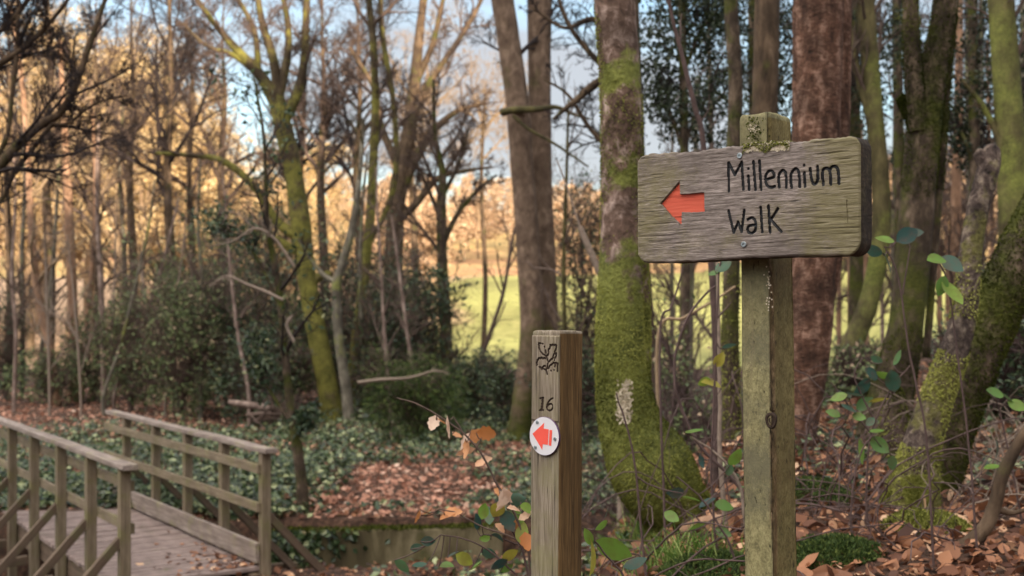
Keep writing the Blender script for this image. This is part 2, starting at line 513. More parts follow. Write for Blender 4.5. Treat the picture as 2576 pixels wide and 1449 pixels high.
M['deck_wood'] = wood('deck_wood', (0.11, 0.08, 0.075), (0.25, 0.185, 0.165), (0.38, 0.30, 0.27), (0.13, 0.13, 0.05), (0.6, 0.75), (30, 2.5, 30), 0.4, 0.002, 4)
M['brace_wood'] = wood('brace_wood', (0.05, 0.034, 0.024), (0.125, 0.085, 0.06), (0.21, 0.15, 0.105), (0.12, 0.12, 0.05), (0.55, 0.75), (1.5, 30, 30), 0.4, 0.002, 4)
M['black_paint'] = plain('black_paint', (0.010, 0.010, 0.012), 0.5, 0.3, var=0.4, sc=300)
M['red_paint'] = wood('red_paint', (0.36, 0.06, 0.035), (0.62, 0.105, 0.06), (0.70, 0.15, 0.09), None, (0, 1), (4, 4, 90), 0.55, 0.0012, 8, 0.65)
M['carved'] = plain('carved', (0.05, 0.034, 0.026), 0.85, 0.1, var=0.5, sc=300)
M['screw'] = plain('screw', (0.32, 0.36, 0.38), 0.4, 0.5, 0.8, var=0.3, sc=200)
M['plastic'] = plain('plastic', (0.66, 0.64, 0.67), 0.35, 0.45, var=0.05, sc=20)
M['plastic_rim'] = plain('plastic_rim', (0.10, 0.05, 0.11), 0.4, 0.4)
M['red_print'] = plain('red_print', (0.82, 0.10, 0.07), 0.4, 0.4, var=0.06, sc=20)
M['lichen'] = leafmat('lichen', [(0.0, (0.36, 0.30, 0.20)), (1.0, (0.66, 0.57, 0.45))], 0.1, 0.9, 0.1)


def ground_mat(name, stops, sc, stops2=None, sc2=0.05, bd=0.03, west=None):
    m, nt, b = new_mat(name)
    v = coords(nt, (1, 1, 1))
    n = noise(nt, v, sc, 8, 0.7)
    c = ramp(nt, n, stops)
    if stops2:
        n2 = noise(nt, v, sc2, 4, 0.6)
        c = mix(nt, ramp(nt, n2, [(0.42, 0.0), (0.58, 1.0)]), c, ramp(nt, n, stops2))
    if west:
        tc = nd(nt, 'ShaderNodeTexCoord')
        sx_ = nd(nt, 'ShaderNodeSeparateXYZ')
        nt.links.new(tc.outputs['Object'], sx_.inputs[0])
        wv_ = math_(nt, 'ADD', math_(nt, 'MULTIPLY', sx_.outputs['X'], -0.05), math_(nt, 'MULTIPLY', noise(nt, v, 0.06, 3, 0.5), 1.0))
        c = mix(nt, ramp(nt, wv_, [(0.75, 0.0), (1.0, 1.0)]), c, ramp(nt, n, west))
    nt.links.new(c, b.inputs['Base Color'])
    b.inputs['Roughness'].default_value = 0.95
    bump(nt, b, n, bd)
    return m


M['earth'] = ground_mat('earth', [(0.3, (0.016, 0.010, 0.007)), (0.5, (0.06, 0.033, 0.022)), (0.68, (0.17, 0.09, 0.058))], 14)
M['meadow'] = ground_mat('meadow', [(0.3, (0.13, 0.135, 0.04)), (0.5, (0.225, 0.215, 0.07)), (0.7, (0.34, 0.31, 0.12))], 0.9, [(0.3, (0.24, 0.245, 0.07)), (0.7, (0.40, 0.385, 0.14))], 0.05, 0.2, [(0.3, (0.42, 0.26, 0.15)), (0.7, (0.62, 0.42, 0.27))])
M['hill'] = ground_mat('hill', [(0.3, (0.25, 0.12, 0.06)), (0.5, (0.40, 0.21, 0.11)), (0.7, (0.52, 0.31, 0.17))], 0.25, [(0.3, (0.40, 0.26, 0.1)), (0.7, (0.5, 0.36, 0.16))], 0.02, 0.5)
M['concrete'] = bark('concrete', (0.03, 0.023, 0.012), (0.12, 0.095, 0.05), (0.34, 0.28, 0.165), 2.6, (1, 1, 0.22), MOSS_D, 0.52, 0.72, 2.0, None, 0.02)
m_, nt_, b_ = new_mat('stream')
b_.inputs['Base Color'].default_value = (0.012, 0.011, 0.008, 1)
b_.inputs['Roughness'].default_value = 0.12
b_.inputs['Specular IOR Level'].default_value = 0.5
bump(nt_, b_, noise(nt_, coords(nt_, (1, 1, 1)), 5, 3, 0.5), 0.02, 0.4)
M['stream'] = m_

# ------------------------------------------------------------------ ground sheets
def grad(a, b, s0, s1):
    out = [a]
    while out[-1] < b:
        f = (out[-1] - a) / (b - a)
        out.append(out[-1] + s0 + (s1 - s0) * f)
    out[-1] = b
    return out


ys = sorted(set(list(np.arange(-60, -6, 3.0)) + list(np.arange(-6, 3, 0.5)) + list(np.arange(3, 15, 0.12)) + grad(15, 48, 0.15, 1.5)
                + grad(48, 160, 1.5, 5) + grad(160, 700, 5, 25)))
xr = grad(6, 420, 0.15, 40)
xl = [-q for q in grad(8, 420, 0.15, 40)]
xs = sorted(set(xl + list(np.arange(-8, 6, 0.12)) + xr))
X, Y = np.meshgrid(np.array(xs), np.array(ys))
Z = ground(X, Y)


def sheet(name, y0, y1, mat):
    r = [i for i, y in enumerate(ys) if y0 - 1e-6 <= y <= y1 + 1e-6]
    a, b = r[0], r[-1] + 1
    V = np.stack([X[a:b], Y[a:b], Z[a:b]], -1)
    n, k = V.shape[:2]
    idx = np.arange(n * k).reshape(n, k)
    q = np.stack([idx[:-1, :-1], idx[:-1, 1:], idx[1:, 1:], idx[1:, :-1]], -1).reshape(-1, 4)
    o = MB().add(V.reshape(-1, 3), q).build(name, M[mat])
    o['kind'] = 'structure'
    return o


sheet('ground', -60, 48, 'earth')
sheet('meadow', 48, 160, 'meadow')
sheet('hill', 160, 700, 'hill')
wv = np.array([[-14, 5.5, -2.1], [3, 8.0, -2.1], [3, 15.5, -2.1], [-14, 15.5, -2.1]], float)
o = MB().add(wv, [[0, 1, 2, 3]]).build('stream_water', M['stream'])
o['kind'] = 'structure'


# ------------------------------------------------------------------ boxes and timber
def box_mesh(name, l, w, h, mat, bev=0.006, sub=0, jit=0.0, seed=0):
    bm = bmesh.new()
    bmesh.ops.create_cube(bm, size=1)
    for v in bm.verts:
        v.co = Vector((v.co.x * l, v.co.y * w, v.co.z * h))
    if bev:
        bmesh.ops.bevel(bm, geom=list(bm.edges), offset=bev, segments=2, affect='EDGES', profile=0.6)
    if sub:
        long_ = [e for e in bm.edges if abs((e.verts[0].co - e.verts[1].co).x) > l * 0.5]
        bmesh.ops.subdivide_edges(bm, edges=long_, cuts=sub, use_grid_fill=True)
        rr = random.Random(seed)
        offs = {}
        for v in bm.verts:
            k = round(v.co.x, 3)
            if k not in offs:
                offs[k] = (rr.uniform(-jit, jit), rr.uniform(-jit, jit))
            v.co.y += offs[k][0]
            v.co.z += offs[k][1]
    me = bpy.data.meshes.new(name)
    bm.to_mesh(me)
    bm.free()
    me.materials.append(mat)
    for p in me.polygons:
        p.use_smooth = False
    return me


def timber(name, a, b, w, h, mat, root, side=None, bev=0.006, sub=0, jit=0.0, seed=0):
    a, b = Vector(a), Vector(b)
    d = b - a
    x = d.normalized()
    sd = Vector(side) if side is not None else Vector((0, 0, 1)).cross(x)
    z = x.cross(sd).normalized() if side is not None else x.cross(sd).normalized()
    y = z.cross(x).normalized()
    me = box_mesh(name, d.length, w, h, mat, bev, sub, jit, seed)
    ob = bpy.data.objects.new(name, me)
    COL.objects.link(ob)
    mw = Matrix((x, y, z)).transposed().to_4x4()
    mw.translation = (a + b) / 2
    if root is not None:
        ob.parent = root
        ob.matrix_basis = Matrix.Translation(-root.location) @ mw
    else:
        ob.matrix_basis = mw
    return ob


# ------------------------------------------------------------------ carved height-field faces
def seg_dist(px, pz, a, b):
    d = b - a
    L2 = max((d ** 2).sum(), 1e-12)
    t = np.clip(((px - a[0]) * d[0] + (pz - a[1]) * d[1]) / L2, 0, 1)
    return np.hypot(px - a[0] - t * d[0], pz - a[1] - t * d[1])


def stroke_dist(px, pz, strokes, rad):
    D = np.full(px.shape, 9.0)
    for s in strokes:
        s = np.asarray(s, float)
        if len(s) == 1:
            s = np.vstack([s, s + 1e-5])
        elif len(s) > 3:
            s = catmull(s, 6)
        lo, hi = s.min(0) - rad * 2, s.max(0) + rad * 2
        m = (px >= lo[0]) & (px <= hi[0]) & (pz >= lo[1]) & (pz <= hi[1])
        if not m.any():
            continue
        x, z = px[m], pz[m]
        d = np.full(x.shape, 9.0)
        for a, b in zip(s[:-1], s[1:]):
            d = np.minimum(d, seg_dist(x, z, a, b))
        D[m] = np.minimum(D[m], d)
    return D


def in_poly(px, pz, poly):
    inside = np.zeros(px.shape, bool)
    n = len(poly)
    for i in range(n):
        (x1, z1), (x2, z2) = poly[i], poly[(i + 1) % n]
        c = ((z1 > pz) != (z2 > pz)) & (px < (x2 - x1) * (pz - z1) / (z2 - z1 + 1e-12) + x1)
        inside ^= c
    return inside


class Face:
    """a vertical rectangle in space: origin o, x direction e, z up (tilted), n outward"""
    def __init__(s, o, e, up):
        s.o = np.asarray(o, float)
        s.e = nrm(np.asarray(e, float))
        u = np.asarray(up, float)
        s.u = nrm(u - (u @ s.e) * s.e)
        s.n = np.cross(s.e, s.u)       # points to the viewer when e runs to the right

    def px(s, u, v):
        """photo pixel -> (x,z) on the face"""
        r = np.array([(u - U0) / F, 1.0, (V0 - v) / F])
        eye = np.array([0, 0, ZC])
        t = ((s.o - eye) @ s.n) / (r @ s.n)
        q = eye + r * t - s.o
        return np.array([q @ s.e, q @ s.u])

    def mat(s):
        m = Matrix(((s.e[0], -s.n[0], s.u[0], s.o[0]), (s.e[1], -s.n[1], s.u[1], s.o[1]), (s.e[2], -s.n[2], s.u[2], s.o[2]), (0, 0, 0, 1)))
        return m                       # local x right, y into the board, z up


def mesh_from(name, V, Q, mat, smooth_=True):
    used = np.unique(Q)
    mp = np.full(len(V), -1)
    mp[used] = np.arange(len(used))
    mb = MB().add(V[used], mp[Q])
    return mb.build(name, mat, None, smooth_, origin=np.zeros(3))


def attach(ob, root, face, loc=None):
    ob.parent = root
    m = face.mat()
    ob.matrix_basis = Matrix.Translation(-root.location) @ m
    return ob


def c3(x, y):
    return (x / 2229 * 800 + 1740) * 0.89444, (y / 1449 * 520 + 280) * 0.89444


# ---- signpost
rng = np.random.default_rng(7)
ang = math.radians(40)
e_ = np.array([math.cos(ang), -math.sin(ang), 0.0])
BL = 0.60
dR = 2.56
face = Face(P(1603, 660, 2.935), e_, (-0.012, 0, 1))
TL, TR = face.px(1604, 392), face.px(2185, 336)
BLc, BR = face.px(1612, 661), face.px(2163, 640)
x0, x1 = 0.0, face.px(2164, 500)[0]
zt = lambda x: np.interp(x, [0, x1], [TL[1], face.px(2160, 339)[1]])
zb = lambda x: np.interp(x, [0, x1], [BLc[1], BR[1]])
nx, nz = int((x1 - x0) / 0.00115), int(0.285 / 0.00115)
gx = np.linspace(x0, x1, nx)
top = zt(gx) + 0.0025 * np.sin(gx * 21 + 1) + 0.005 * (vn2(gx * 45, gx * 0) - 0.5) + 0.0035 * (vn2(gx * 160, gx * 0 + 4) - 0.5)
bot = zb(gx) - 0.0015 * np.sin(gx * 13) + 0.0025 * (vn2(gx * 60, gx * 0 + 9) - 0.5)


def corner(x, r):
    t = np.clip(1 - x / r, 0, 1)
    return r * (1 - np.sqrt(np.maximum(1 - t * t, 0)))


top = top - corner(gx - x0, 0.026) - corner(x1 - gx, 0.030)
bot = bot + corner(gx - x0, 0.034) + corner(x1 - gx, 0.030) * 1.25
tt = np.linspace(0, 1, nz)
GX = np.repeat(gx[:, None], nz, 1)
GZ = bot[:, None] + (top - bot)[:, None] * tt[None]
strokes_px = [
    [(860, 495), (863, 718)], [(862, 495), (910, 592), (963, 490)], [(963, 490), (977, 705)],
    [(1015, 598), (1023, 707)], [(1015, 542)], [(1055, 485), (1072, 707)], [(1103, 480), (1116, 706)],
    [(1153, 628), (1216, 605), (1206, 566), (1178, 560), (1155, 590), (1150, 635), (1166, 676), (1196, 690), (1222, 680)],
    [(1258, 688), (1254, 640), (1256, 590), (1280, 556), (1304, 570), (1312, 615), (1312, 690)],
    [(1355, 690), (1349, 640), (1352, 580), (1382, 543), (1407, 560), (1415, 610), (1418, 685)],
    [(1454, 575), (1460, 680)], [(1452, 515)],
    [(1500, 540), (1507, 600), (1518, 650), (1536, 664), (1555, 635), (1560, 580), (1557, 525)], [(1557, 560), (1563, 620)],
    [(1603, 668), (1597, 610), (1600, 555), (1622, 538), (1648, 550), (1660, 600), (1662, 665)],
    [(1652, 562), (1668, 530), (1694, 524), (1715, 545), (1723, 600), (1726, 660)],
    [(860, 872), (901, 1043)], [(901, 1043), (935, 960)], [(935, 960), (963, 1037)], [(963, 1037), (983, 867)],
    [(1010, 940), (1040, 928), (1066, 945), (1075, 990), (1066, 1030), (1038, 1048), (1014, 1035), (1012, 1005), (1035, 985), (1072, 985)],
    [(1112, 845), (1125, 1038)], [(1173, 833), (1186, 1040)], [(1247, 855), (1190, 945)], [(1190, 940), (1273, 1035)]]
strokes = [[face.px(*c3(*p)) for p in s] for s in strokes_px]
RS = 0.0036
D = stroke_dist(GX, GZ, strokes, RS)
arrow = [face.px(*c3(*p)) for p in [(325, 815), (475, 640), (480, 742), (560, 738), (640, 728), (668, 730), (672, 878), (560, 884), (492, 882), (490, 990), (400, 905)]]
AR = in_poly(GX, GZ, arrow)
grain = 0.0009 * (vn3(np.stack([GX * 22, GZ * 290, GX * 0], -1)) - 0.5) + 0.0009 * (vn3(np.stack([GX * 12, GZ * 120, GX * 0 + 5], -1)) - 0.5)
grain -= 0.0018 * np.clip(vn3(np.stack([GX * 16, GZ * 230, GX * 0 + 8], -1)) - 0.78, 0, 1) / 0.2
grain = grain * (0.35 + 1.3 * vn3(np.stack([GX * 11, GZ * 22, GX * 0 + 2], -1)))
H = grain.copy()
H = np.where(D < RS, H + 0.0 - 0.0045 * np.sqrt(np.clip(1 - (D / RS) ** 2, 0, 1)), H)
edge = np.minimum(np.minimum(GX - x0, x1 - GX), np.minimum(GZ - bot[:, None], top[:, None] - GZ))
H = H - 0.004 * np.clip(1 - edge / 0.006, 0, 1) ** 2
cr_ = stroke_dist(GX, GZ, [[face.px(*c3(1786, 790)), face.px(*c3(1790, 880)), face.px(*c3(1793, 962))]], 0.0011)
H = np.where(cr_ < 0.0011, H - 0.003, H)
H = np.where(AR, -0.007 + grain * 0.6, H)
V = np.stack([GX, -H, GZ], -1).reshape(-1, 3)
idx = np.arange(nx * nz).reshape(nx, nz)
Q = np.stack([idx[:-1, :-1], idx[1:, :-1], idx[1:, 1:], idx[:-1, 1:]], -1).reshape(-1, 4)
kind = np.zeros((nx - 1, nz - 1), int)
cD = (D[:-1, :-1] + D[1:, 1:] + D[1:, :-1] + D[:-1, 1:]) / 4
kind[cD < RS] = 1
cA = AR[:-1, :-1] & AR[1:, 1:] & AR[1:, :-1] & AR[:-1, 1:]
kind[cA] = 2
kind = kind.ravel()

sp_base = P(1931, 1449, 2.80)
sp_base[2] = gz(sp_base[0], sp_base[1])
signpost = thing('signpost', 'mossy wooden signpost with routed Millennium Walk board and red arrow, tallest post', 'signpost', sp_base)
board = mesh_from('sign_board', V, Q[kind == 0], M['sign_wood'])
attach(board, signpost, face)
board['label'] = 'weathered grey plank board with rounded corners'


def child_local(ob, par):
    """parent ob (modelled in the same local frame as par) under par"""
    ob.parent = par
    ob.matrix_basis = Matrix.Identity(4)
    return ob


child_local(mesh_from('lettering', V, Q[kind == 1], M['black_paint']), board)
child_local(mesh_from('arrow', V, Q[kind == 2], M['red_paint']), board)
# edge band and back of the board
ring = np.concatenate([idx[:, 0], idx[-1, 1:], idx[::-1, -1][1:], idx[0, ::-1][1:-1]])
R0 = V[ring]
T_ = 0.068
cen = np.array([(x0 + x1) / 2, 0, (top.mean() + bot.mean()) / 2])
R1, R2, R3 = R0.copy(), R0.copy(), R0.copy()
R1[:, 1] = 0.012
R2[:, 1] = T_ - 0.006
R3[:, 1] = T_
rn = 0.0015 * (vn2(np.arange(len(R0)) * 0.15, np.zeros(len(R0)))[:, None] - 0.5)
out = R0 - cen
out[:, 1] = 0
out = nrm(out)
R1 += out * (0.0012 + rn)
R2 += out * (0.0012 - rn)
R3 -= out * 0.004
n = len(ring)
VV = np.vstack([R0, R1, R2, R3])
k = np.arange(n)
QQ = np.vstack([np.stack([k + a * n, k + (a + 1) * n, (k + 1) % n + (a + 1) * n, (k + 1) % n + a * n], 1) for a in range(3)])
eb = MB().add(VV, QQ)
# back: strips from bottom to top
iB = np.arange(nx)
iT = (nx - 1 + nz - 1) + np.arange(nx)[::-1]
iT = iT[::1]
top_idx = np.array([(nx - 1) + (nz - 1) + (nx - 1 - i) for i in range(nx)])
Bq = np.stack([iB[:-1] + 3 * n, top_idx[:-1] + 3 * n, top_idx[1:] + 3 * n, iB[1:] + 3 * n], 1)
eb.q.append(Bq)
edge_o = eb.build('board_edge', M['sign_edge'], None, False, origin=np.zeros(3))
child_local(edge_o, board)


def disc_part(name, cx, cz, r, y0, y1, mat, par, slot=0.0, seg=24):
    """flat domed disc on the local plane (x,z), from y0 (back) to y1 (front, negative)"""
    a = np.linspace(0, 2 * np.pi, seg, endpoint=False)
    rings = [(r, y0), (r, y1 + 0.0005), (r - 0.0006, y1), (slot if slot else r * 0.02, y1)]
    if slot:
        rings += [(slot * 0.8, y1 + 0.0022), (0.0001, y1 + 0.0022)]
    v = np.concatenate([np.stack([cx + rr * np.cos(a), np.full(seg, yy), cz + rr * np.sin(a)], 1) for rr, yy in rings])
    k = np.arange(seg)
    q = np.vstack([np.stack([k + j * seg, (k + 1) % seg + j * seg, (k + 1) % seg + (j + 1) * seg, k + (j + 1) * seg], 1) for j in range(len(rings) - 1)])
    ob = MB().add(v, q).build(name, mat, None, False, origin=np.zeros(3))
    return child_local(ob, par)


for (sx, sy) in ((950, 440), (982, 1135)):
    c = face.px(*c3(sx, sy))
    disc_part('screw', c[0], c[1], 0.0068, 0.003, -0.0032, M['screw'], board, 0.0030)
# moss and lichen strip on the top edge
mb = MB()
mbl = MB()
Nm = 1500
mx = rng.uniform(face.px(*c3(975, 380))[0], face.px(*c3(1340, 340))[0], Nm)
tz = np.interp(mx, gx, top)
w_ = rng.random(Nm)
C = np.stack([mx, rng.uniform(-0.002, 0.03, Nm), tz - 0.001], 1)
fr = w_ < 0.45
C[fr, 1] = -0.001
C[fr, 2] = tz[fr] - rng.uniform(0, 0.019, fr.sum()) * (0.6 + 0.5 * np.sin(mx[fr] * 90))
A = np.stack([rng.normal(0, .5, Nm), rng.normal(-0.5, .4, Nm), np.where(fr, -0.6, 0.8) + rng.normal(0, .4, Nm)], 1)
cards(mb, C, A, rvec(rng, Nm), rng.uniform(.003, .008, Nm), .003, rng.random(Nm))
Nm2 = 500
mx2 = rng.uniform(face.px(*c3(985, 380))[0], face.px(*c3(1330, 340))[0], Nm2)
C2 = np.stack([mx2, np.full(Nm2, -0.0016), np.interp(mx2, gx, top) - rng.uniform(0.001, .017, Nm2)], 1)
cards(mbl, C2, np.stack([rng.normal(0, 1, Nm2), rng.normal(0, .15, Nm2), rng.normal(0, 1, Nm2)], 1), np.tile([0, -1., 0], (Nm2, 1)), .006, .006, rng.random(Nm2), 0.05)
child_local(mb.build('moss_tuft', M['moss'], None, False, origin=np.zeros(3)), board)
child_local(mbl.build('lichen_patch', M['lichen'], None, False, origin=np.zeros(3)), board)


def square_post(name, top_pts, bot_pts, mats, root, nseg=120, round_=0.006, dome=0.0, knots=(), hole=None):
    """post as a vertical lofted square: top_pts/bot_pts = 4 corners in plan order; mats per side; grain along local X (turned)"""
    tp, bp = np.asarray(top_pts), np.asarray(bot_pts)
    per = 14
    obs = []
    L = np.linalg.norm(tp.mean(0) - bp.mean(0))
    # local frame: X runs up the post
    o = bp.mean(0)
    Xa = nrm(tp.mean(0) - o)
    Ya = nrm((bp[1] - bp[0]) - ((bp[1] - bp[0]) @ Xa) * Xa)
    Za = np.cross(Xa, Ya)
    R = np.stack([Xa, Ya, Za])

    def ringpts(c4, inset=0.0):
        pts = []
        c = c4.mean(0)
        for i in range(4):
            a, b = c4[i], c4[(i + 1) % 4]
            d = nrm(b - a)
            L_ = np.linalg.norm(b - a)
            ss = np.linspace(0, 1, per + 1)[:-1]
            for t in ss:
                p = a + (b - a) * t
                # round the corner
                e = min(t * L_, (1 - t) * L_)
                p = p + (c - p) * 0
                if e < round_:
                    nin = nrm(c - (a + b) / 2)
                    p = p + nin * (round_ - math.sqrt(max(round_ ** 2 - (round_ - e) ** 2, 0)))
                pts.append(p)
        pts = np.array(pts)
        return pts + (c - pts) * inset
    s = np.linspace(0, 1, nseg)
    rb, rt = ringpts(bp), ringpts(tp)
    V = rb[None] + (rt - rb)[None] * s[:, None, None]
    cen = bp.mean(0)[None] + (tp.mean(0) - bp.mean(0))[None] * s[:, None]
    nn = vn3(V * np.array([60, 60, 5])) - 0.5
    nn2 = vn3(V * np.array([160, 160, 9]) + 7) - 0.5
    dirs = nrm(V - cen[:, None, :])
    V = V + dirs * (nn * 0.0022 + nn2 * 0.0012)[..., None]
    for (ks, side, amp) in knots:
        i0 = int(ks * nseg)
        for i in range(max(0, i0 - 14), min(nseg, i0 + 14)):
            for j in range(4 * per):
                dj = ((j - side * per + 2 * per) % (4 * per)) - 2 * per
                g = math.exp(-((i - i0) / 5.0) ** 2 - (dj / 1.8) ** 2)
                V[i, j] += dirs[i, j] * amp * g * (1 if abs(dj) > 0 or abs(i - i0) > 1 else -1.2)
    # cap rings
    caps = []
    for t, ins in ((0.25, 0.03), (0.6, 0.10), (0.85, 0.3), (1.0, 0.6), (1.0, 0.98)):
        rr = ringpts(tp, ins)
        rr = rr + Xa * (dome * math.sin(t * math.pi / 2) + 0.004) * 1.0
        caps.append(rr + Xa * (vn3(rr * 40)[:, None] - 0.5) * 0.006)
    V = np.concatenate([V, np.array(caps)], 0)
    n_, k_ = V.shape[:2]
    Vl = (V.reshape(-1, 3) - o) @ R.T
    ii = np.arange(n_ * k_).reshape(n_, k_)
    q = np.stack([ii[:-1, :], np.roll(ii, -1, 1)[:-1, :], np.roll(ii, -1, 1)[1:, :], ii[1:, :]], -1)
    me = MB().add(Vl, q.reshape(-1, 4)).build(name, mats[0], None, True, origin=np.zeros(3))
    for mm in mats[1:]:
        me.data.materials.append(mm)
    mi = np.zeros((n_ - 1, k_), np.int32)
    for sd in range(4):
        mi[:, sd * per:(sd + 1) * per] = sd % len(mats) if len(mats) > 1 else 0
    if len(mats) > 1:
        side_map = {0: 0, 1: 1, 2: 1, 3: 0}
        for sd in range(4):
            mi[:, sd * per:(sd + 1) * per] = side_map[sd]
        mi[nseg - 1:, :] = 0
    me.data.polygons.foreach_set('material_index', mi.ravel())
    mw = Matrix(R.T.tolist()).to_4x4()
    mw.translation = Vector(o)
    me.parent = root
    me.matrix_basis = Matrix.Translation(-root.location) @ mw
    return me


# post behind the board: front-left face lies 2 mm behind the board's back
en = face.n
a0 = face.o + face.e * face.px(1862, 500)[0] - en * (T_ + 0.003)
ax, az_ = a0[0], a0[2]


def post_corners(ztop_v, zbot, wl, wr, corner_u_top, corner_u_bot, d0, vtop, e, nin):
    pass


pw, pd = 0.087, 0.122
x_mid = face.px(1860, 660)[0]
base2 = face.o + face.e * x_mid - en * (T_ + 0.003)
for _ in range(6):
    x_mid += (1860 - (base2[0] / base2[1] * F + U0)) / F * base2[1] * 0.9
    base2 = face.o + face.e * x_mid - en * (T_ + 0.003)


def corners_at(z, lean):
    p = base2.copy()
    p = p + np.array([lean * (z - base2[2]), 0, z - base2[2]])
    inw = -en
    a = p
    b = p + face.e * pw
    c = b + inw * pd
    d = a + inw * pd
    return np.array([a, b, c, d])


zt_post = P(1900, 305, 2.83)[2]
tp = corners_at(zt_post, -0.013)
bp = corners_at(sp_base[2] - 0.3, -0.013)
post = square_post('post', tp, bp, [M['post_left'], M['post_right']], signpost, 150, 0.010, 0.012, knots=(((P(1935, 1055, 2.8)[2] - sp_base[2] + .3) / (zt_post - sp_base[2] + .3), 1, 0.010),))
kc = corners_at(P(1935, 1055, 2.8)[2], -0.013)[1] + en * 0.001 - face.e * 0.006
th = np.linspace(0, 2 * np.pi, 20, endpoint=False)
kr = [(1.0, -.004), (.85, .004), (.6, .0055), (.45, .001), (.25, .004), (.02, .002)]
kv = np.array([[kc + (face.e * .3 + np.array([0.35, -0.9, 0]) * 0) * r_ * .03 * math.cos(a_) * (1 + .15 * math.sin(3 * a_)) + np.array([0, 0, 1]) * r_ * .023 * math.sin(a_) + np.array([-.2, -.98, 0]) * h_ + face.e * r_ * .008 * math.cos(a_) for a_ in th] for r_, h_ in kr])
ki = np.arange(120).reshape(6, 20)
kq = np.stack([ki[:-1], np.roll(ki, -1, 1)[:-1], np.roll(ki, -1, 1)[1:], ki[1:]], -1).reshape(-1, 4)
MB().add(kv.reshape(-1, 3), kq).build('knot', M['carved'], signpost)
# knot and lichen on the post
mb = MB()
Nl = 150
zz = rng.uniform(zt_post - 0.055, zt_post + 0.004, Nl)
tq = rng.normal(0.55, 0.14, Nl)
cc = np.array([corners_at(z, -0.013) for z in zz])
Cp = cc[:, 0] * (1 - tq[:, None]) + cc[:, 1] * tq[:, None] + en * 0.001
cards(mb, Cp, rvec(rng, Nl) * [1, 1, 1] - en * 0, np.tile(en, (Nl, 1)), rng.uniform(.003, .008, Nl), .004, rng.random(Nl) * 0.8, 0.1)
mo = mb.build('moss_tuft', M['moss_dark'], signpost, False)
for (vv, sdv, tc_, st_q, Nl) in ((330, .007, .5, .06, 22), (720, .03, .9, .05, 30)):
    mb = MB()
    zz = rng.normal(P(1900, vv, 2.83)[2], sdv, Nl)
    tq = rng.normal(tc_, st_q, Nl)
    cc = np.array([corners_at(z, -0.013) for z in zz])
    Cp = cc[:, 0] * (1 - tq[:, None]) + cc[:, 1] * tq[:, None] + en * 0.0022
    cards(mb, Cp, np.cross(rvec(rng, Nl), en), np.tile(en, (Nl, 1)), .005, .005, rng.random(Nl), 0.05)
    mb.build('lichen_patch', M['lichen'], signpost, False)


# ---- waymarker post
def c7(x, y):
    return (1480 + x * 240 / 790) * 0.89444, (880 + y * 440 / 1449) * 0.89444


def c7e(x, y):
    return (1480 + x * 180 / 1449) * 0.89444, (920 + y * 180 / 1449) * 0.89444


aw = math.radians(42)
ew = np.array([math.cos(aw), -math.sin(aw), 0])
wd = 2.93
wf = Face(P(1330, 1449, wd), ew, nrm(P(1341, 840, wd) - P(1330, 1449, wd)))
wl = wf.px(1411, 1100)[0] - 0.0
wl = 0.5 * (wf.px(1408, 1449)[0] + wf.px(1412, 842)[0] - wf.px(1341, 842)[0])
ztop = wf.px(1375, 836)[1]
zbot = -0.75
wp_base = wf.o + wf.e * wl / 2 - wf.n * wl / 2
wp_base[2] = gz(wp_base[0], wp_base[1])
zbot = -(wf.o[2] - wp_base[2]) - 0.3
way = thing('waymarker_post', 'short square waymarker post carved with 16 and a white disc with red arrow', 'waymarker post', wp_base)


def wcorn(z, off=0.0):
    p = wf.o + wf.u * z
    return np.array([p - wf.n * off, p + wf.e * wl - wf.n * off, p + wf.e * wl - wf.n * wl * 0.97, p - wf.n * wl * 0.97])


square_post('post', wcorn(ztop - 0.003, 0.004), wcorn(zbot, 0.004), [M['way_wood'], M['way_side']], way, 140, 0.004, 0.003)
# carved front face (height-field slab 4 mm thick in front of the loft)
g = 0.00095
nx, nz = int(wl / g), int((ztop - wf.px(1370, 1060)[1]) / g)
zlow = wf.px(1370, 1060)[1]
gx = np.linspace(0.003, wl - 0.003, nx)
gzv = np.linspace(zlow, ztop - 0.008, nz)
GX, GZ = np.meshgrid(gx, gzv, indexing='ij')
em_px = [[(285, 360), (330, 372)], [(370, 380)], [(410, 445)], [(435, 530), (445, 590)], [(283, 362), (276, 400), (290, 420), (282, 470), (302, 490), (318, 545), (340, 570), (368, 608)],
         [(368, 608), (420, 640), (462, 685), (482, 770)], [(545, 400), (532, 480), (497, 510), (505, 560), (495, 630), (465, 640)], [(545, 400), (575, 412), (600, 395), (625, 415), (650, 400), (680, 418)],
         [(680, 418), (668, 500), (640, 570)], [(508, 785), (555, 740), (600, 700), (608, 640), (640, 600), (680, 595)], [(638, 748)], [(680, 600), (672, 660), (650, 700)],
         [(430, 715), (405, 698), (375, 712), (345, 688), (315, 712), (280, 700), (265, 740), (238, 752), (246, 790), (226, 812), (244, 838), (232, 866)],
         [(290, 905), (330, 912), (352, 955), (380, 900), (400, 880), (428, 885)], [(487, 822), (476, 880), (465, 945)], [(400, 950), (450, 980), (464, 1020), (470, 1065)],
         [(505, 935), (540, 865), (570, 850), (615, 800)], [(615, 800), (640, 822), (665, 805), (690, 826), (710, 820)], [(710, 825), (700, 920), (702, 1000)], [(560, 985)], [(625, 975)], [(655, 845), (645, 900)]]
st = [[wf.px(*c7e(*p)) for p in s] for s in em_px]
num_px = [[(125, 793), (158, 785)], [(158, 785), (152, 845), (146, 902)], [(150, 785), (145, 845), (138, 902)], [(122, 903), (158, 900)],
          [(246, 790), (222, 805), (200, 835), (190, 870), (197, 897), (218, 905), (238, 893), (245, 868), (234, 845), (212, 848), (195, 868)]]
sn = [[wf.px(*c7(*p)) for p in s] for s in num_px]
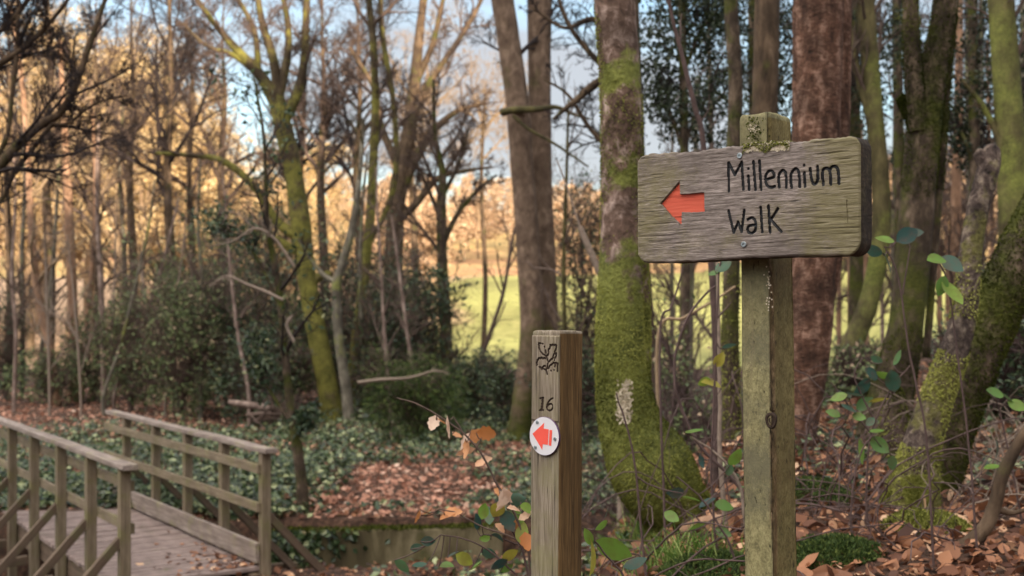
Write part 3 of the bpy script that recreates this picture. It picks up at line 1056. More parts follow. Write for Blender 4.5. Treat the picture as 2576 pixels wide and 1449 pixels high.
D1, D2 = stroke_dist(GX, GZ, st, 0.0026), stroke_dist(GX, GZ, sn, 0.0024)
H = 0.0008 * (vn3(np.stack([GX * 220, GZ * 9, GX * 0], -1)) - 0.5)
H = np.where(D1 < 0.0026, H - 0.0034 * np.clip(1 - (D1 / 0.0026) ** 2, 0, 1) ** .5, H)
H = np.where(D2 < 0.0024, H - 0.0032 * np.clip(1 - (D2 / 0.0024) ** 2, 0, 1) ** .5, H)
edge = np.minimum(np.minimum(GX - gx[0], gx[-1] - GX), np.minimum(GZ - gzv[0], gzv[-1] - GZ))
H = H - 0.0038 * np.clip(1 - edge / 0.003, 0, 1) ** 2
V = np.stack([GX, -H, GZ], -1).reshape(-1, 3)
idx = np.arange(nx * nz).reshape(nx, nz)
Q = np.stack([idx[:-1, :-1], idx[1:, :-1], idx[1:, 1:], idx[:-1, 1:]], -1).reshape(-1, 4)
av = lambda D: ((D[:-1, :-1] + D[1:, 1:] + D[1:, :-1] + D[:-1, 1:]) / 4).ravel()
k1, k2 = av(D1) < 0.0026, av(D2) < 0.0024
# face mesh turned so its local X runs up the post (same grain direction as the post)
RX = np.array([[0, 0, 1.0], [1.0, 0, 0], [0, 1.0, 0]])      # (x,y,z)->(z,x,y)


def way_part(name, q, mat):
    used = np.unique(q)
    mp = np.full(len(V), -1)
    mp[used] = np.arange(len(used))
    ob = MB().add(V[used] @ RX.T, mp[q]).build(name, mat, None, True, origin=np.zeros(3))
    m = Matrix(RX.T.tolist()).to_4x4()
    ob.parent = way
    ob.matrix_basis = Matrix.Translation(-way.location) @ wf.mat() @ m
    return ob


way_part('carved_face', Q[~(k1 | k2)], M['way_wood'])
way_part('emblem', Q[k1], M['carved'])
way_part('number', Q[k2], M['carved'])
# disc
dc = wf.px(1371.5, 1097)
dr = 0.5 * abs(wf.px(1371, 1047)[1] - wf.px(1371, 1145)[1])
dme = MB()
a = np.linspace(0, 2 * np.pi, 64, endpoint=False)
rings = [(dr, 0.001), (dr, -0.0035), (dr - 0.0012, -0.0045), (dr * 0.5, -0.0045), (0.0002, -0.0045)]
v = np.concatenate([np.stack([dc[0] + r * np.cos(a), np.full(64, y), dc[1] + r * np.sin(a)], 1) for r, y in rings])
kk = np.arange(64)
q = np.vstack([np.stack([kk + j * 64, (kk + 1) % 64 + j * 64, (kk + 1) % 64 + (j + 1) * 64, kk + (j + 1) * 64], 1) for j in range(4)])
disc = dme.add(v, q).build('disc', M['plastic'], None, False, origin=np.zeros(3))
disc.data.materials.append(M['plastic_rim'])
mi = np.zeros(256, np.int32)
mi[:128] = 1
disc.data.polygons.foreach_set('material_index', mi)
attach(disc, way, wf)


def flat_poly(name, pts, y0, y1, mat, par):
    bm = bmesh.new()
    f = bm.faces.new([bm.verts.new((p[0], y1, p[1])) for p in pts])
    r = bmesh.ops.extrude_face_region(bm, geom=[f])
    for g_ in r['geom']:
        if isinstance(g_, bmesh.types.BMVert):
            g_.co.y = y0
    bmesh.ops.recalc_face_normals(bm, faces=list(bm.faces))
    me = bpy.data.meshes.new(name)
    bm.to_mesh(me)
    bm.free()
    me.materials.append(mat)
    ob = bpy.data.objects.new(name, me)
    COL.objects.link(ob)
    return child_local(ob, par)


flat_poly('arrow', [wf.px(*c7(*p)) for p in [(70, 1118), (177, 1018), (173, 1070), (220, 1078), (212, 1222), (165, 1214), (160, 1266)]], -0.0044, -0.0052, M['red_print'], disc)
flat_poly('stripe', [wf.px(*c7(*p)) for p in [(228, 1082), (252, 1086), (243, 1230), (220, 1226)]], -0.0044, -0.0052, M['red_print'], disc)
for p in ((114, 1012), (278, 1166), (97, 1244)):
    c = wf.px(*c7(*p))
    disc_part('screw', c[0], c[1], 0.0046, -0.003, -0.0070, M['screw'], disc, 0.0016, 16)

# ------------------------------------------------------------------ footbridge
b3 = np.array([-0.577, 0.817, 0])
p3 = np.array([0.817, 0.577, 0])
F0 = np.array([-2.26, 10.4, 0])
N0 = np.array([-3.17, 9.3, 0])
bridge = thing('footbridge', 'weathered timber footbridge with plank deck and braced handrails over the stream', 'footbridge', (F0[0] - .6, F0[1] - .4, -1.2))
zz = lambda p, z: (p[0], p[1], z)
for rail, (O, inn, posts, s_end) in enumerate(((F0, -1, (0, 1.0, 2.05, 3.1, 4.2), 4.9), (N0, 1, (0, 1.0, 2.05, 3.15, 4.2), 5.6))):
    inw = p3 * inn
    timber('handrail', zz(O - b3 * 0.16, -0.14), zz(O + b3 * s_end, -0.135), 0.125, 0.045, M['rail_wood'], bridge, None, 0.006, 12, 0.004, rail)
    for zc_, hh in ((-0.31, 0.085), (-0.66, 0.085)):
        off = inw * 0.062
        timber('mid_rail', zz(O + off - b3 * 0.02, zc_), zz(O + off + b3 * s_end, zc_), 0.035, hh, M['bridge_wood'], bridge, None, 0.005, 8, 0.003, rail + 5)
    for i, s in enumerate(posts):
        q = O + b3 * s
        timber('post', zz(q, -2.0 if rail else -1.42), zz(q, -0.163), 0.088, 0.088, M['bridge_wood'], bridge, p3, 0.006)
        ob_ = q - inw * 0.80
        timber('outrigger', zz(q - inw * 0.05 + b3 * 0.07, -1.47), zz(ob_ + b3 * 0.07, -1.50), 0.07, 0.09, M['brace_wood'], bridge, None, 0.006)
        timber('brace', zz(ob_ + inw * 0.06, -1.50), zz(q - inw * 0.03, -0.74), 0.06, 0.07, M['brace_wood'], bridge, b3, 0.006)
    if rail == 0:
        timber('kick_board', zz(O + inw * 0.068 - b3 * 0.0, -1.08), zz(O + inw * 0.068 + b3 * 4.7, -1.08), 0.04, 0.185, M['rail_wood'], bridge, None, 0.006, 8, 0.003, 3)
    timber('edge_beam', zz(O + inw * 0.10 - b3 * (0.05 if rail == 0 else -0.3), -1.36), zz(O + inw * 0.10 + b3 * 5.2, -1.36), 0.09, 0.2, M['brace_wood'], bridge, None, 0.006)
    timber('edge_beam', zz(O + inw * 0.58 - b3 * (0.05 if rail == 0 else -0.3), -1.37), zz(O + inw * 0.58 + b3 * 5.2, -1.37), 0.09, 0.2, M['brace_wood'], bridge, None, 0.006)
bm = bmesh.new()
rr = random.Random(4)
s = 0.02
while s < 5.3:
    w = 0.118
    c = F0 - p3 * 0.69 + b3 * (s + w / 2)
    L = 1.30
    m = Matrix((p3.tolist(), b3.tolist(), (0, 0, 1))).transposed().to_4x4()
    m.translation = Vector((c[0], c[1], -1.225 + rr.uniform(-.004, .004)))
    m = m @ Matrix.Rotation(rr.uniform(-.02, .02), 4, 'X')
    r = bmesh.ops.create_cube(bm, size=1)
    for v in r['verts']:
        v.co = m @ Vector((v.co.x * (L + rr.uniform(-.02, .02)), v.co.y * w, v.co.z * 0.04))
    s += w + 0.024
bmesh.ops.bevel(bm, geom=list(bm.edges), offset=0.005, segments=1, affect='EDGES')
# deck mesh is written in bridge-aligned axes so that the plank grain follows the planks
me = bpy.data.meshes.new('deck')
rotm = Matrix((b3.tolist(), p3.tolist(), (0, 0, -1))).transposed().to_4x4()
rotm.translation = bridge.location
bm.transform(rotm.inverted())
bm.to_mesh(me)
bm.free()
me.materials.append(M['deck_wood'])
deck = bpy.data.objects.new('deck', me)
COL.objects.link(deck)
deck.parent = bridge
deck.matrix_basis = Matrix.Translation(-bridge.location) @ rotm

rl = np.random.default_rng(77)
nl = 110
sl, tl_ = np.abs(rl.normal(0, .55, nl)), np.clip(np.abs(rl.normal(0, .3, nl)), 0, 1.2)
Cl = F0 + b3 * (sl + .05)[:, None] - p3 * (.1 + tl_)[:, None] + [0, 0, -1.198]
mbd = MB()
leaves(mbd, Cl, rvec(rl, nl) * [1, 1, .15], rl.normal(0, .3, (nl, 3)) + [0, 0, 1], .065, .04, np.clip(rl.normal(.5, .25, nl), 0, 1), rl.uniform(-.3, .4, nl), .2, .1)
od = mbd.build('deck_leaves', M['litter_dark'], None, True)
od['kind'] = 'stuff'

# concrete stream wall with moss cap
w0, w1 = np.array([-2.75, 12.70]), np.array([-0.12, 13.02])
wallt = thing('stream_wall', 'low stained concrete retaining wall with mossy top along the stream', 'wall', (*(w0 + w1) / 2, -2.3))
timber('wall', (*w0, -1.86), (*w1, -1.86), 0.32, 1.1, M['concrete'], wallt, None, 0.02, 10, 0.008, 1)
mb = MB()
n = 3200
t = rng.random(n)
dirw = nrm(np.array([*(w1 - w0), 0]))
C = np.stack([w0[0] + t * (w1[0] - w0[0]), w0[1] + t * (w1[1] - w0[1]), np.full(n, -1.312)], 1) + np.stack([-dirw[1] * np.ones(n), dirw[0] * np.ones(n), 0 * t], 1) * rng.uniform(-.17, .16, n)[:, None]
cards(mb, C, rvec(rng, n) * [1, 1, .4] + [0, -.4, .5], rvec(rng, n), rng.uniform(.02, .05, n), .025, rng.random(n))
mb.build('moss_cap', M['moss_dark'], wallt, False)
mb = MB()
n = 420
t = np.clip(np.abs(rng.normal(0, .14, n)), 0, .6)
C = np.stack([w0[0] + t * (w1[0] - w0[0]), w0[1] + t * (w1[1] - w0[1]), -1.27 - np.abs(rng.normal(0, .28, n)) * (1 - t)], 1) + np.stack([dirw[1] * np.ones(n), -dirw[0] * np.ones(n), 0 * t], 1) * rng.uniform(.165, .24, n)[:, None]
cards(mb, C, rvec(rng, n) * [1, .3, .5] + [0, 0, -.7], rvec(rng, n) * .5 + [.1, -1, .3], .085, .06, np.clip(rng.normal(.45, .28, n), 0, 1))
mb.build('ivy', M['cover'], wallt, False)

# ------------------------------------------------------------------ trees
def trunk_path(pts, d):
    """pts: (u, v, width px[, depth offset]) base first -> world points and radii"""
    p = np.array([P(q[0], q[1], d + (q[3] if len(q) > 3 else 0)) for q in pts])
    r = np.array([W(q[2], d + (q[3] if len(q) > 3 else 0)) / 2 for q in pts])
    return p, r


def dense(p, r, per=10):
    return catmull(p, per), np.maximum(catmull(np.stack([r, r, r], 1), per)[:, 0], 0.002)


def bark_bump(amp, fs=3.0, ridge=0.0, kn=5, rough=0.0):
    def f(base, a):
        n = vn3(base * np.array([fs, fs, fs * 0.5])) - 0.5
        n2 = vn3(base * np.array([fs * 5, fs * 5, fs * 2.2]) + 11) - 0.5
        n3 = vn3(base * np.array([fs * 14, fs * 14, fs * 9]) + 3) - 0.5
        return 2 * amp * n + amp * n2 + rough * n3 + ridge * np.cos(a * kn + 1)[None, None, :]
    return f


def resamp(p, r, n):
    s = np.concatenate([[0], np.cumsum(np.linalg.norm(np.diff(p, axis=0), axis=1))])
    t = np.linspace(0, s[-1], n)
    return np.stack([np.interp(t, s, p[:, k]) for k in range(3)], 1)[None], np.interp(t, s, r)[None]


def fuzz(rng, mb, V, ring, nf, size, mask=None):
    """moss hairs on a tube surface V (1,n,k,3)"""
    n, k = V.shape[1:3]
    i = rng.integers(0, n - 1, nf)
    j = rng.integers(0, k, nf)
    t = rng.random(nf)[:, None]
    s_ = rng.random(nf)[:, None]
    a = V[0, i, j] * (1 - t) + V[0, i + 1, j] * t
    b = V[0, i, (j + 1) % k] * (1 - t) + V[0, i + 1, (j + 1) % k] * t
    C = a * (1 - s_) + b * s_
    N = ring[0, i, j]
    if mask is not None:
        m = mask(C) > rng.random(nf)
        C, N = C[m], N[m]
    nf = len(C)
    A = N * 0.8 + rvec(rng, nf) * 0.7 + np.array([0, 0, -0.5])
    rn = np.clip(-.1 + 0.35 * vn3(C * 12) + .85 * vn3(C * 3.1 + 5) + rng.normal(0, .14, nf), 0, 1)
    cards(mb, C - N * size * 0.15, A, rvec(rng, nf) + N, size * rng.uniform(.6, 1.4, nf), size * 0.5, rn)


def make_tree(name, label, cat, d, limbs, mat, twigs=None, group=None, k=12, amp=0.05, ridge=0.0, per=8, seed=1, to_ground=True,
              moss=None, leaf=None, part='trunk', extend=0.0, patches=()):
    """limbs[0] is the trunk, others boughs (same format). twigs: dict(levels=[...], mat=..., t0=...)"""
    rng = np.random.default_rng(seed)
    paths = [trunk_path(l, d) for l in limbs]
    p, r = paths[0]
    base = p[0].copy()
    if to_ground:
        g = gz(base[0], base[1])
        if g < base[2] - 0.01:
            p = np.vstack([[base[0], base[1], g - 0.15], p])
            r = np.concatenate([[r[0] * 1.1], r])
        else:
            p[0, 2] = g - 0.12
        base = np.array([base[0], base[1], g])
        paths[0] = (p, r)
    root = thing(name, label, cat, base, group)
    mb = MB()
    mf = MB()
    P5, R5 = [], []
    lens = []
    for li, (p, r) in enumerate(paths):
        if extend and li == 0:
            dd = nrm(p[-1] - p[-2])
            p = np.vstack([p, p[-1] + dd * extend * .5 + [0, 0, extend * .2], p[-1] + dd * extend * .8 + [0, 0, extend * .5]])
            r = np.concatenate([r, [r[-1] * .75, r[-1] * .35]])
        pp, rr = dense(p, r, per)
        kk = k if li == 0 else max(5, k * 2 // 3)
        V, ring = tubes(mb, pp[None], rr[None], kk, bump=bark_bump(amp, 3.0, ridge if li == 0 else 0, rough=amp * 0.8))
        if li == 0:
            trunkV = (V, ring)
        if moss:
            fuzz(rng, mf, V, ring, int(moss['n'] * (1 if li == 0 else moss.get('limb', 0.3))), moss['size'], moss.get('mask'))
        a, b = resamp(pp, rr, 14)
        P5.append(a)
        R5.append(b)
    mb.build(part, mat, root)
    if patches:
        V0_ = trunkV[0].reshape(-1, 3)
        R0_ = trunkV[1][0].reshape(-1, 3)
        for (pu, pv, ru, rv, cnt) in patches:
            pb = MB()
            for _ in range(cnt):
                q = np.clip(rng.normal(0, .42, 2), -.8, .8)
                uu, vv = pu + q[0] * ru, pv + q[1] * rv
                pr_u = V0_[:, 0] / V0_[:, 1] * F + U0
                pr_v = V0 - (V0_[:, 2] - ZC) / V0_[:, 1] * F
                dist = (pr_u - uu) ** 2 + (pr_v - vv) ** 2 + np.where(R0_[:, 1] > 0, 1e6, 0)
                j = dist.argmin()
                C_ = V0_[j] + np.array([(uu - pr_u[j]) / F * d, 0, -(vv - pr_v[j]) / F * d]) + R0_[j] * .006
                cards(pb, C_[None], rvec(rng, 1) * [.6, .3, 1], R0_[j][None], .02, .012, rng.random(1), .1)
            pb.build('bare_patch', M['lichen'], root, False)
    if moss:
        mf.build('moss', M[moss.get('mat', 'moss')], root, False)
    if twigs:
        tb = MB()
        pts, rad = np.concatenate(P5), np.concatenate(R5)
        if twigs.get('skip_trunk') and len(pts) > 1:
            pts, rad = pts[1:], rad[1:]
        tips = None
        for i, lv in enumerate(twigs['levels']):
            lv = dict(lv)
            ks = lv.pop('sides', 4 if i < 2 else 3)
            pts, rad = grow(rng, pts, rad, **lv)
            tubes(tb, pts, rad, ks)
        tb.build(twigs.get('name', 'crown'), M[twigs['mat']], root)
        if leaf:
            lb = MB()
            n = leaf['n']
            i = rng.integers(0, len(pts), n)
            j = rng.integers(1, pts.shape[1], n)
            C = pts[i, j] + rng.normal(0, leaf.get('spread', 0.05), (n, 3))
            A = rvec(rng, n) + np.array([0, 0, leaf.get('droop', -0.3)])
            cards(lb, C, A, rvec(rng, n), leaf['L'] * rng.uniform(.6, 1.3, n), leaf['L'] * leaf.get('asp', .55), np.clip(rng.normal(.5, .25, n), 0, 1))
            lb.build('foliage', M[leaf['mat']], root, False)
    return root


def lvl(k, lf, **kw):
    d = dict(k=k, lf=lf * (1.18 if lf >= .45 else 1), wob=.15)
    d.update(kw)
    return d


# --- near right-hand trees
make_tree('mossy_tree', 'thick tree with pinkish bark and bright moss, swollen foot, between both posts', 'tree', 6.0,
          [[(1700, 1310, 150), (1676, 1245, 190), (1634, 1165, 205), (1588, 1075, 158), (1568, 970, 132), (1560, 850, 120), (1564, 650, 112), (1566, 420, 106), (1560, 200, 104), (1546, 0, 102), (1532, -250, 98), (1520, -500, 92)],
           [(1622, 1090, 100, -.05), (1694, 1180, 80, -.05), (1762, 1256, 48, -.05), (1806, 1310, 28, -.05)],
           [(1602, 980, 66, 0.1), (1612, 760, 46, 0.1), (1602, 500, 26, 0.08), (1590, 380, 12, 0.05)]],
          M['bark_mossy'], None, None, 40, 0.045, 0.0, 12, 11, patches=[(1572, 1010, 20, 62, 320)],
          moss=dict(n=60000, size=0.0125, limb=0.3, mask=lambda C: np.clip((1.55 - C[:, 2]) / 0.9, 0, 1) * 0.9 + 0.5 * (vn3(C * 2.8) > 0.7)))
make_tree('pink_barked_tree', 'thick tree with flaky pinkish brown bark rising right behind the signpost', 'tree', 7.5,
          [[(1990, 1205, 92), (2002, 1120, 92), (2020, 1000, 98), (2036, 850, 110), (2046, 700, 114), (2052, 500, 118), (2056, 300, 120), (2060, 0, 124), (2062, -300, 118), (2064, -600, 110)],
           [(2030, 900, 70, 0.12), (2088, 640, 66, 0.14), (2106, 330, 62, 0.16), (2112, 0, 62, 0.16), (2118, -400, 60, 0.2)]],
          M['bark_pink'], None, None, 40, 0.05, 0.03, 12, 12)
make_tree('brown_tree', 'dark brown trunk directly above the signpost top', 'tree', 9.5,
          [[(1925, 1080, 78), (1922, 700, 72), (1924, 330, 66), (1930, 0, 62), (1936, -400, 56)]], M['bark_brown'], None, None, 24, 0.04, 0, 10, 13)
make_tree('slender_mossy_tree', 'slender mossy trunk just left of the signpost, dark towards its top', 'tree', 8.6,
          [[(1838, 1150, 52), (1840, 1000, 44), (1836, 850, 44), (1842, 650, 40), (1846, 400, 38), (1850, 200, 36), (1838, 0, 34), (1830, -300, 30)]], M['bark_ivy'], None, None, 20, 0.07, 0, 10, 14,
          moss=dict(n=5000, size=0.022, mask=lambda C: np.clip((1.5 - C[:, 2]) / 0.8, 0, 1)))
make_tree('pale_mossy_tree', 'grey trunk with yellowish moss edge just right of the sign board', 'tree', 14.0,
          [[(2105, 985, 62), (2130, 900, 58), (2185, 760, 48), (2215, 600, 46), (2214, 450, 45), (2196, 250, 44), (2178, 0, 44), (2170, -350, 40)],
           [(2196, 330, 20), (2150, 150, 16), (2120, -60, 10)]],
          M['bark_green'], dict(mat='twig_brown', levels=[lvl(10, .22, t0=.55), lvl(6, .5), lvl(5, .5)]), None, 20, 0.04, 0, 8, 15)
make_tree('forked_mossy_tree', 'dark moss-covered tree forking into two stems right of the sign board', 'tree', 8.2,
          [[(2225, 1090, 130), (2250, 960, 100), (2278, 820, 86), (2296, 660, 84), (2310, 480, 84), (2328, 300, 82), (2352, 160, 64), (2378, 0, 58), (2392, -300, 54)],
           [(2312, 330, 52, -.05), (2298, 180, 44, -.05), (2290, 0, 38, -.05), (2286, -300, 36)],
           [(2330, 900, 18, .1), (2350, 640, 20, .1), (2366, 420, 20, .1), (2384, 200, 18, .1), (2404, 0, 16, .1)],
           [(2310, 330, 36), (2278, 262, 30), (2262, 243, 16)]],
          M['bark_ivy'], None, None, 32, 0.07, 0.03, 10, 16,
          moss=dict(n=30000, size=0.015, limb=0.25, mat='moss_dark', mask=lambda C: (vn3(C * 1.8 + 3) > 0.42) * 0.9))
make_tree('green_barked_tree', 'tall olive green trunk at the right edge of the picture', 'tree', 12.0,
          [[(2560, 1000, 82), (2552, 750, 76), (2548, 500, 72), (2536, 250, 68), (2518, 0, 64), (2505, -350, 60)],
           [(2545, 420, 18), (2480, 280, 14), (2420, 200, 8)]],
          M['bark_green'], dict(mat='twig_brown', levels=[lvl(8, .22, t0=.5), lvl(6, .5), lvl(5, .5)]), None, 20, 0.04, 0, 8, 17)
# leaning mossy tree with a broken snag in front of it
make_tree('leaning_tree', 'dark moss-covered trunk leaning out of the picture at the right edge', 'tree', 6.1,
          [[(2330, 1240, 130), (2385, 1080, 128), (2440, 930, 125), (2500, 790, 122), (2560, 660, 120), (2640, 500, 112), (2760, 250, 100), (2900, -100, 90)]],
          M['bark_ivy'], None, None, 32, 0.07, 0, 10, 18,
          moss=dict(n=26000, size=0.016, mat='moss_dark', mask=lambda C: 0.85 + 0 * C[:, 0]))
make_tree('broken_snag', 'leaning broken dead trunk with flaking lichened bark, mossy at its foot', 'dead tree', 5.6,
          [[(2285, 1290, 175), (2300, 1215, 128), (2318, 1120, 98), (2356, 1000, 80), (2398, 890, 70), (2430, 770, 58), (2440, 650, 54), (2462, 520, 50), (2486, 430, 52), (2496, 376, 38), (2500, 360, 3)],
           [(2300, 1180, 60), (2248, 1250, 46), (2215, 1320, 26)],
           [(2300, 1200, 60, -.1), (2310, 1260, 52, -.14), (2300, 1330, 30, -.2)],
           [(2478, 420, 30), (2462, 385, 26), (2456, 378, 4)]],
          bark('bark_snag', (0.014, 0.009, 0.008), (0.12, 0.085, 0.072), (0.42, 0.33, 0.25), 20, (1, 1, 0.8), ((0.09, 0.085, 0.02), (0.33, 0.30, 0.10)), 0.53, 0.62, 4.0, (0.15, 0.75, 0.14), 0.06),
          None, None, 32, 0.09, 0.03, 10, 19,
          moss=dict(n=26000, size=0.014, limb=0.6, mask=lambda C: np.clip((1.4 - C[:, 2]) / 0.55, 0, 1) * (vn3(C * 5) > 0.36) * np.clip(0.75 - (C[:, 0] - np.interp(C[:, 2], [0, .25, .7, 1.1], [1.98, 2.02, 2.15, 2.24])) * 7, 0.05, 1)))
st_ = P(2240, 1060, 7.6)
make_tree('mossy_stump', 'small pointed moss-covered stump at the foot of the forked tree', 'stump', 7.2,
          [[(2248, 1110, 80), (2250, 1040, 62), (2254, 985, 30), (2256, 968, 4)]], M['bark_ivy'], None, None, 20, 0.1, 0.05, 8, 20,
          moss=dict(n=2500, size=0.02, mask=lambda C: 0.9 + 0 * C[:, 0]))
make_tree('fallen_branch', 'bare dark crooked branch lying against the ground at lower right', 'branch', 4.7,
          [[(2412, 1372, 26), (2440, 1362, 34), (2480, 1325, 34), (2505, 1262, 32), (2520, 1200, 30), (2560, 1120, 27), (2600, 1060, 24), (2660, 980, 18)],
           [(2498, 1275, 18), (2540, 1290, 14), (2590, 1280, 8)]],
          M['bark_brown'], None, None, 14, 0.08, 0, 10, 21, to_ground=False, part='stem')
# --- central twin beeches and leaning poles
tw = dict(mat='twig_dark', levels=[lvl(9, .12, t0=.45, ang=(.7, 1.3)), lvl(7, .5), lvl(6, .5), lvl(4, .5)])
make_tree('beech_tree', 'left stem of the pair of smooth grey trunks above the waymarker post', 'tree', 21.0,
          [[(1300, 1120, 62), (1318, 1000, 58), (1338, 830, 60), (1330, 650, 59), (1316, 450, 58), (1300, 250, 57), (1276, 80, 57), (1258, -60, 56), (1240, -400, 60), (1225, -900, 45)],
           [(1318, 285, 20, -.3), (1290, 275, 22, -.5), (1262, 285, 18, -.6)]], M['bark_beech'], tw, None, 24, 0.03, 0, 10, 31)
make_tree('beech_tree', 'right stem of the pair of smooth grey trunks above the waymarker post', 'tree', 21.5,
          [[(1375, 1090, 64), (1382, 900, 50), (1374, 700, 52), (1364, 500, 54), (1358, 300, 57), (1357, 100, 60), (1357, -60, 62), (1357, -500, 60), (1357, -950, 45)]], M['bark_beech'], tw, None, 24, 0.03, 0, 10, 32)
make_tree('hanging_branch', 'mossy dead branch lying level across the pair of grey trunks', 'branch', 20.2,
          [[(1258, 282, 16), (1300, 276, 18), (1350, 275, 16), (1400, 270, 12), (1450, 290, 8), (1490, 300, 4)],
           [(1290, 290, 9), (1330, 325, 8), (1400, 365, 7), (1480, 420, 5)]], M['twig_moss'], None, None, 8, 0.1, 0, 6, 33, to_ground=False, part='stem')
make_tree('dead_pole', 'thin grey broken pole leaning against the thick mossy tree', 'branch', 9.0,
          [[(1560, 800, 16), (1510, 690, 16), (1480, 620, 17), (1458, 570, 14)], [(1465, 590, 7), (1430, 480, 5), (1400, 400, 3)]], M['twig_grey'], None, None, 8, 0.05, 0, 6, 34, to_ground=True, part='stem')
make_tree('sapling', 'thin straight mossy sapling just right of the pair of grey trunks', 'sapling', 17.0,
          [[(1418, 1060, 12), (1420, 850, 11), (1418, 650, 10), (1425, 450, 8), (1430, 250, 6)]], M['twig_moss'],
          dict(mat='twig_brown', levels=[lvl(12, .22, t0=.3), lvl(5, .5)]), None, 8, 0.05, 0, 6, 35)
make_tree('bare_tree', 'bare dark-limbed tree whose boughs spread behind the thick mossy tree', 'tree', 15.0,
          [[(1640, 1000, 40), (1620, 700, 36), (1610, 450, 34), (1600, 200, 30), (1590, -100, 24)],
           [(1612, 330, 26), (1530, 205, 24), (1440, 260, 16), (1392, 300, 8)],
           [(1608, 250, 20), (1500, 150, 15), (1430, 60, 12), (1395, -40, 8)],
           [(1608, 450, 18), (1490, 330, 12), (1430, 240, 8), (1370, 200, 5)],
           [(1610, 120, 22), (1500, 50, 18), (1420, 70, 10), (1340, 20, 6)]], M['bark_brown'],
          dict(mat='twig_dark', skip_trunk=True, levels=[lvl(12, .3, t0=.15), lvl(7, .5), lvl(6, .5)]), None, 12, 0.05, 0, 8, 36)

# --- left half, middle distance
make_tree('gnarled_mossy_tree', 'largest mossy yellow-green tree of the far bank, forking wide against the sky', 'tree', 24.5,
          [[(838, 1062, 62), (826, 980, 54), (806, 880, 50), (782, 760, 48), (768, 660, 48), (756, 560, 50), (740, 450, 46), (722, 360, 46), (708, 300, 44), (690, 235, 40)],
           [(700, 270, 34), (655, 190, 30), (600, 130, 22), (548, 70, 16), (490, -10, 12), (440, -90, 8)],
           [(700, 265, 28), (690, 160, 24), (660, 60, 18), (640, -60, 14)],
           [(712, 310, 30), (748, 235, 26), (766, 150, 22), (770, 40, 18), (776, -80, 14)],
           [(700, 250, 26), (722, 150, 20), (724, 60, 16), (700, -60, 12)],
           [(655, 190, 20), (590, 140, 14), (520, 115, 10), (460, 60, 6)],
           [(650, 185, 18), (640, 80, 14), (590, -20, 10)],
           [(762, 600, 30), (700, 560, 24), (640, 470, 20), (560, 405, 16), (470, 390, 12), (390, 385, 8)],
           [(760, 640, 24), (690, 600, 18), (640, 580, 12)],
           [(776, 720, 26), (815, 690, 20), (838, 700, 16)]], M['bark_gnarled'],
          dict(mat='twig_brown', skip_trunk=True, levels=[lvl(10, .34, t0=.25), lvl(7, .5), lvl(6, .5, rmin=.006), lvl(4, .55, rmin=.005)]), None, 18, 0.06, 0.02, 8, 41)
make_tree('pale_forked_tree', 'pale forked stem with bright green fork, beside the largest mossy tree', 'tree', 23.5,
          [[(878, 1062, 30), (868, 960, 26), (852, 850, 24), (846, 740, 24), (848, 700, 24)], [(848, 705, 22), (868, 640, 20), (888, 560, 18), (905, 440, 12), (915, 300, 9)], [(846, 712, 14), (812, 690, 12), (780, 650, 9), (750, 600, 6)]],
          M['bark_grey'], dict(mat='twig_moss', skip_trunk=True, levels=[lvl(8, .3, t0=.3), lvl(5, .5), lvl(4, .5)]), None, 12, 0.06, 0, 8, 42)
make_tree('thin_dark_tree', 'thin dark tree standing at the near end of the footbridge rail', 'tree', 13.3,
          [[(766, 1292, 34), (756, 1190, 28), (742, 1090, 26), (728, 1000, 22), (716, 880, 20), (706, 760, 18), (690, 660, 16), (672, 560, 14), (668, 440, 11), (662, 330, 8), (640, 200, 5)],
           [(736, 1070, 12), (690, 1000, 9), (655, 940, 6), (640, 860, 4)], [(742, 1095, 12), (760, 1070, 8), (780, 1040, 4)],
           [(700, 760, 9), (640, 640, 7), (560, 570, 5), (470, 545, 3)]],
          M['bark_ivy'], dict(mat='twig_dark', levels=[lvl(12, .2, t0=.35), lvl(6, .5), lvl(4, .5)]), None, 14, 0.06, 0, 8, 43, leaf=dict(n=1100, L=.085, mat='evergreen', spread=.08, asp=.5))
make_tree('lichened_branch', 'pale lichened bare branch reaching left from the thin dark tree', 'branch', 13.0,
          [[(740, 670, 8), (690, 600, 8), (640, 575, 7), (590, 605, 5), (530, 620, 3)], [(640, 575, 4), (600, 540, 3), (560, 530, 2)]], M['twig_grey'], dict(mat='twig_grey', levels=[lvl(7, .3), lvl(4, .5)]), None, 6, 0.1, 0, 6, 44, to_ground=False, part='stem')
make_tree('lichened_branch', 'lower pale crooked branch beside the thin dark tree', 'branch', 12.8,
          [[(712, 755, 8), (670, 735, 9), (620, 715, 8), (570, 695, 6), (530, 720, 4)], [(740, 860, 9), (722, 820, 9), (735, 795, 6)]], M['twig_grey'], dict(mat='twig_grey', levels=[lvl(7, .3), lvl(4, .5)]), None, 6, 0.1, 0, 6, 45, to_ground=False, part='stem')
make_tree('tall_mossy_tree', 'tall slim mossy tree, first right of the largest mossy tree', 'tree', 27.0,
          [[(880, 1020, 24), (895, 850, 24), (915, 700, 24), (932, 540, 24), (940, 380, 22), (944, 240, 20), (938, 100, 18), (925, -40, 16), (915, -300, 12)], [(925, 620, 14), (975, 520, 14), (996, 420, 14), (990, 260, 14), (962, 90, 14), (955, -60, 12)]],
          M['bark_gnarled'], dict(mat='twig_brown', levels=[lvl(12, .18, t0=.45), lvl(6, .5), lvl(5, .5), lvl(3, .5)]), None, 12, 0.05, 0, 8, 46)
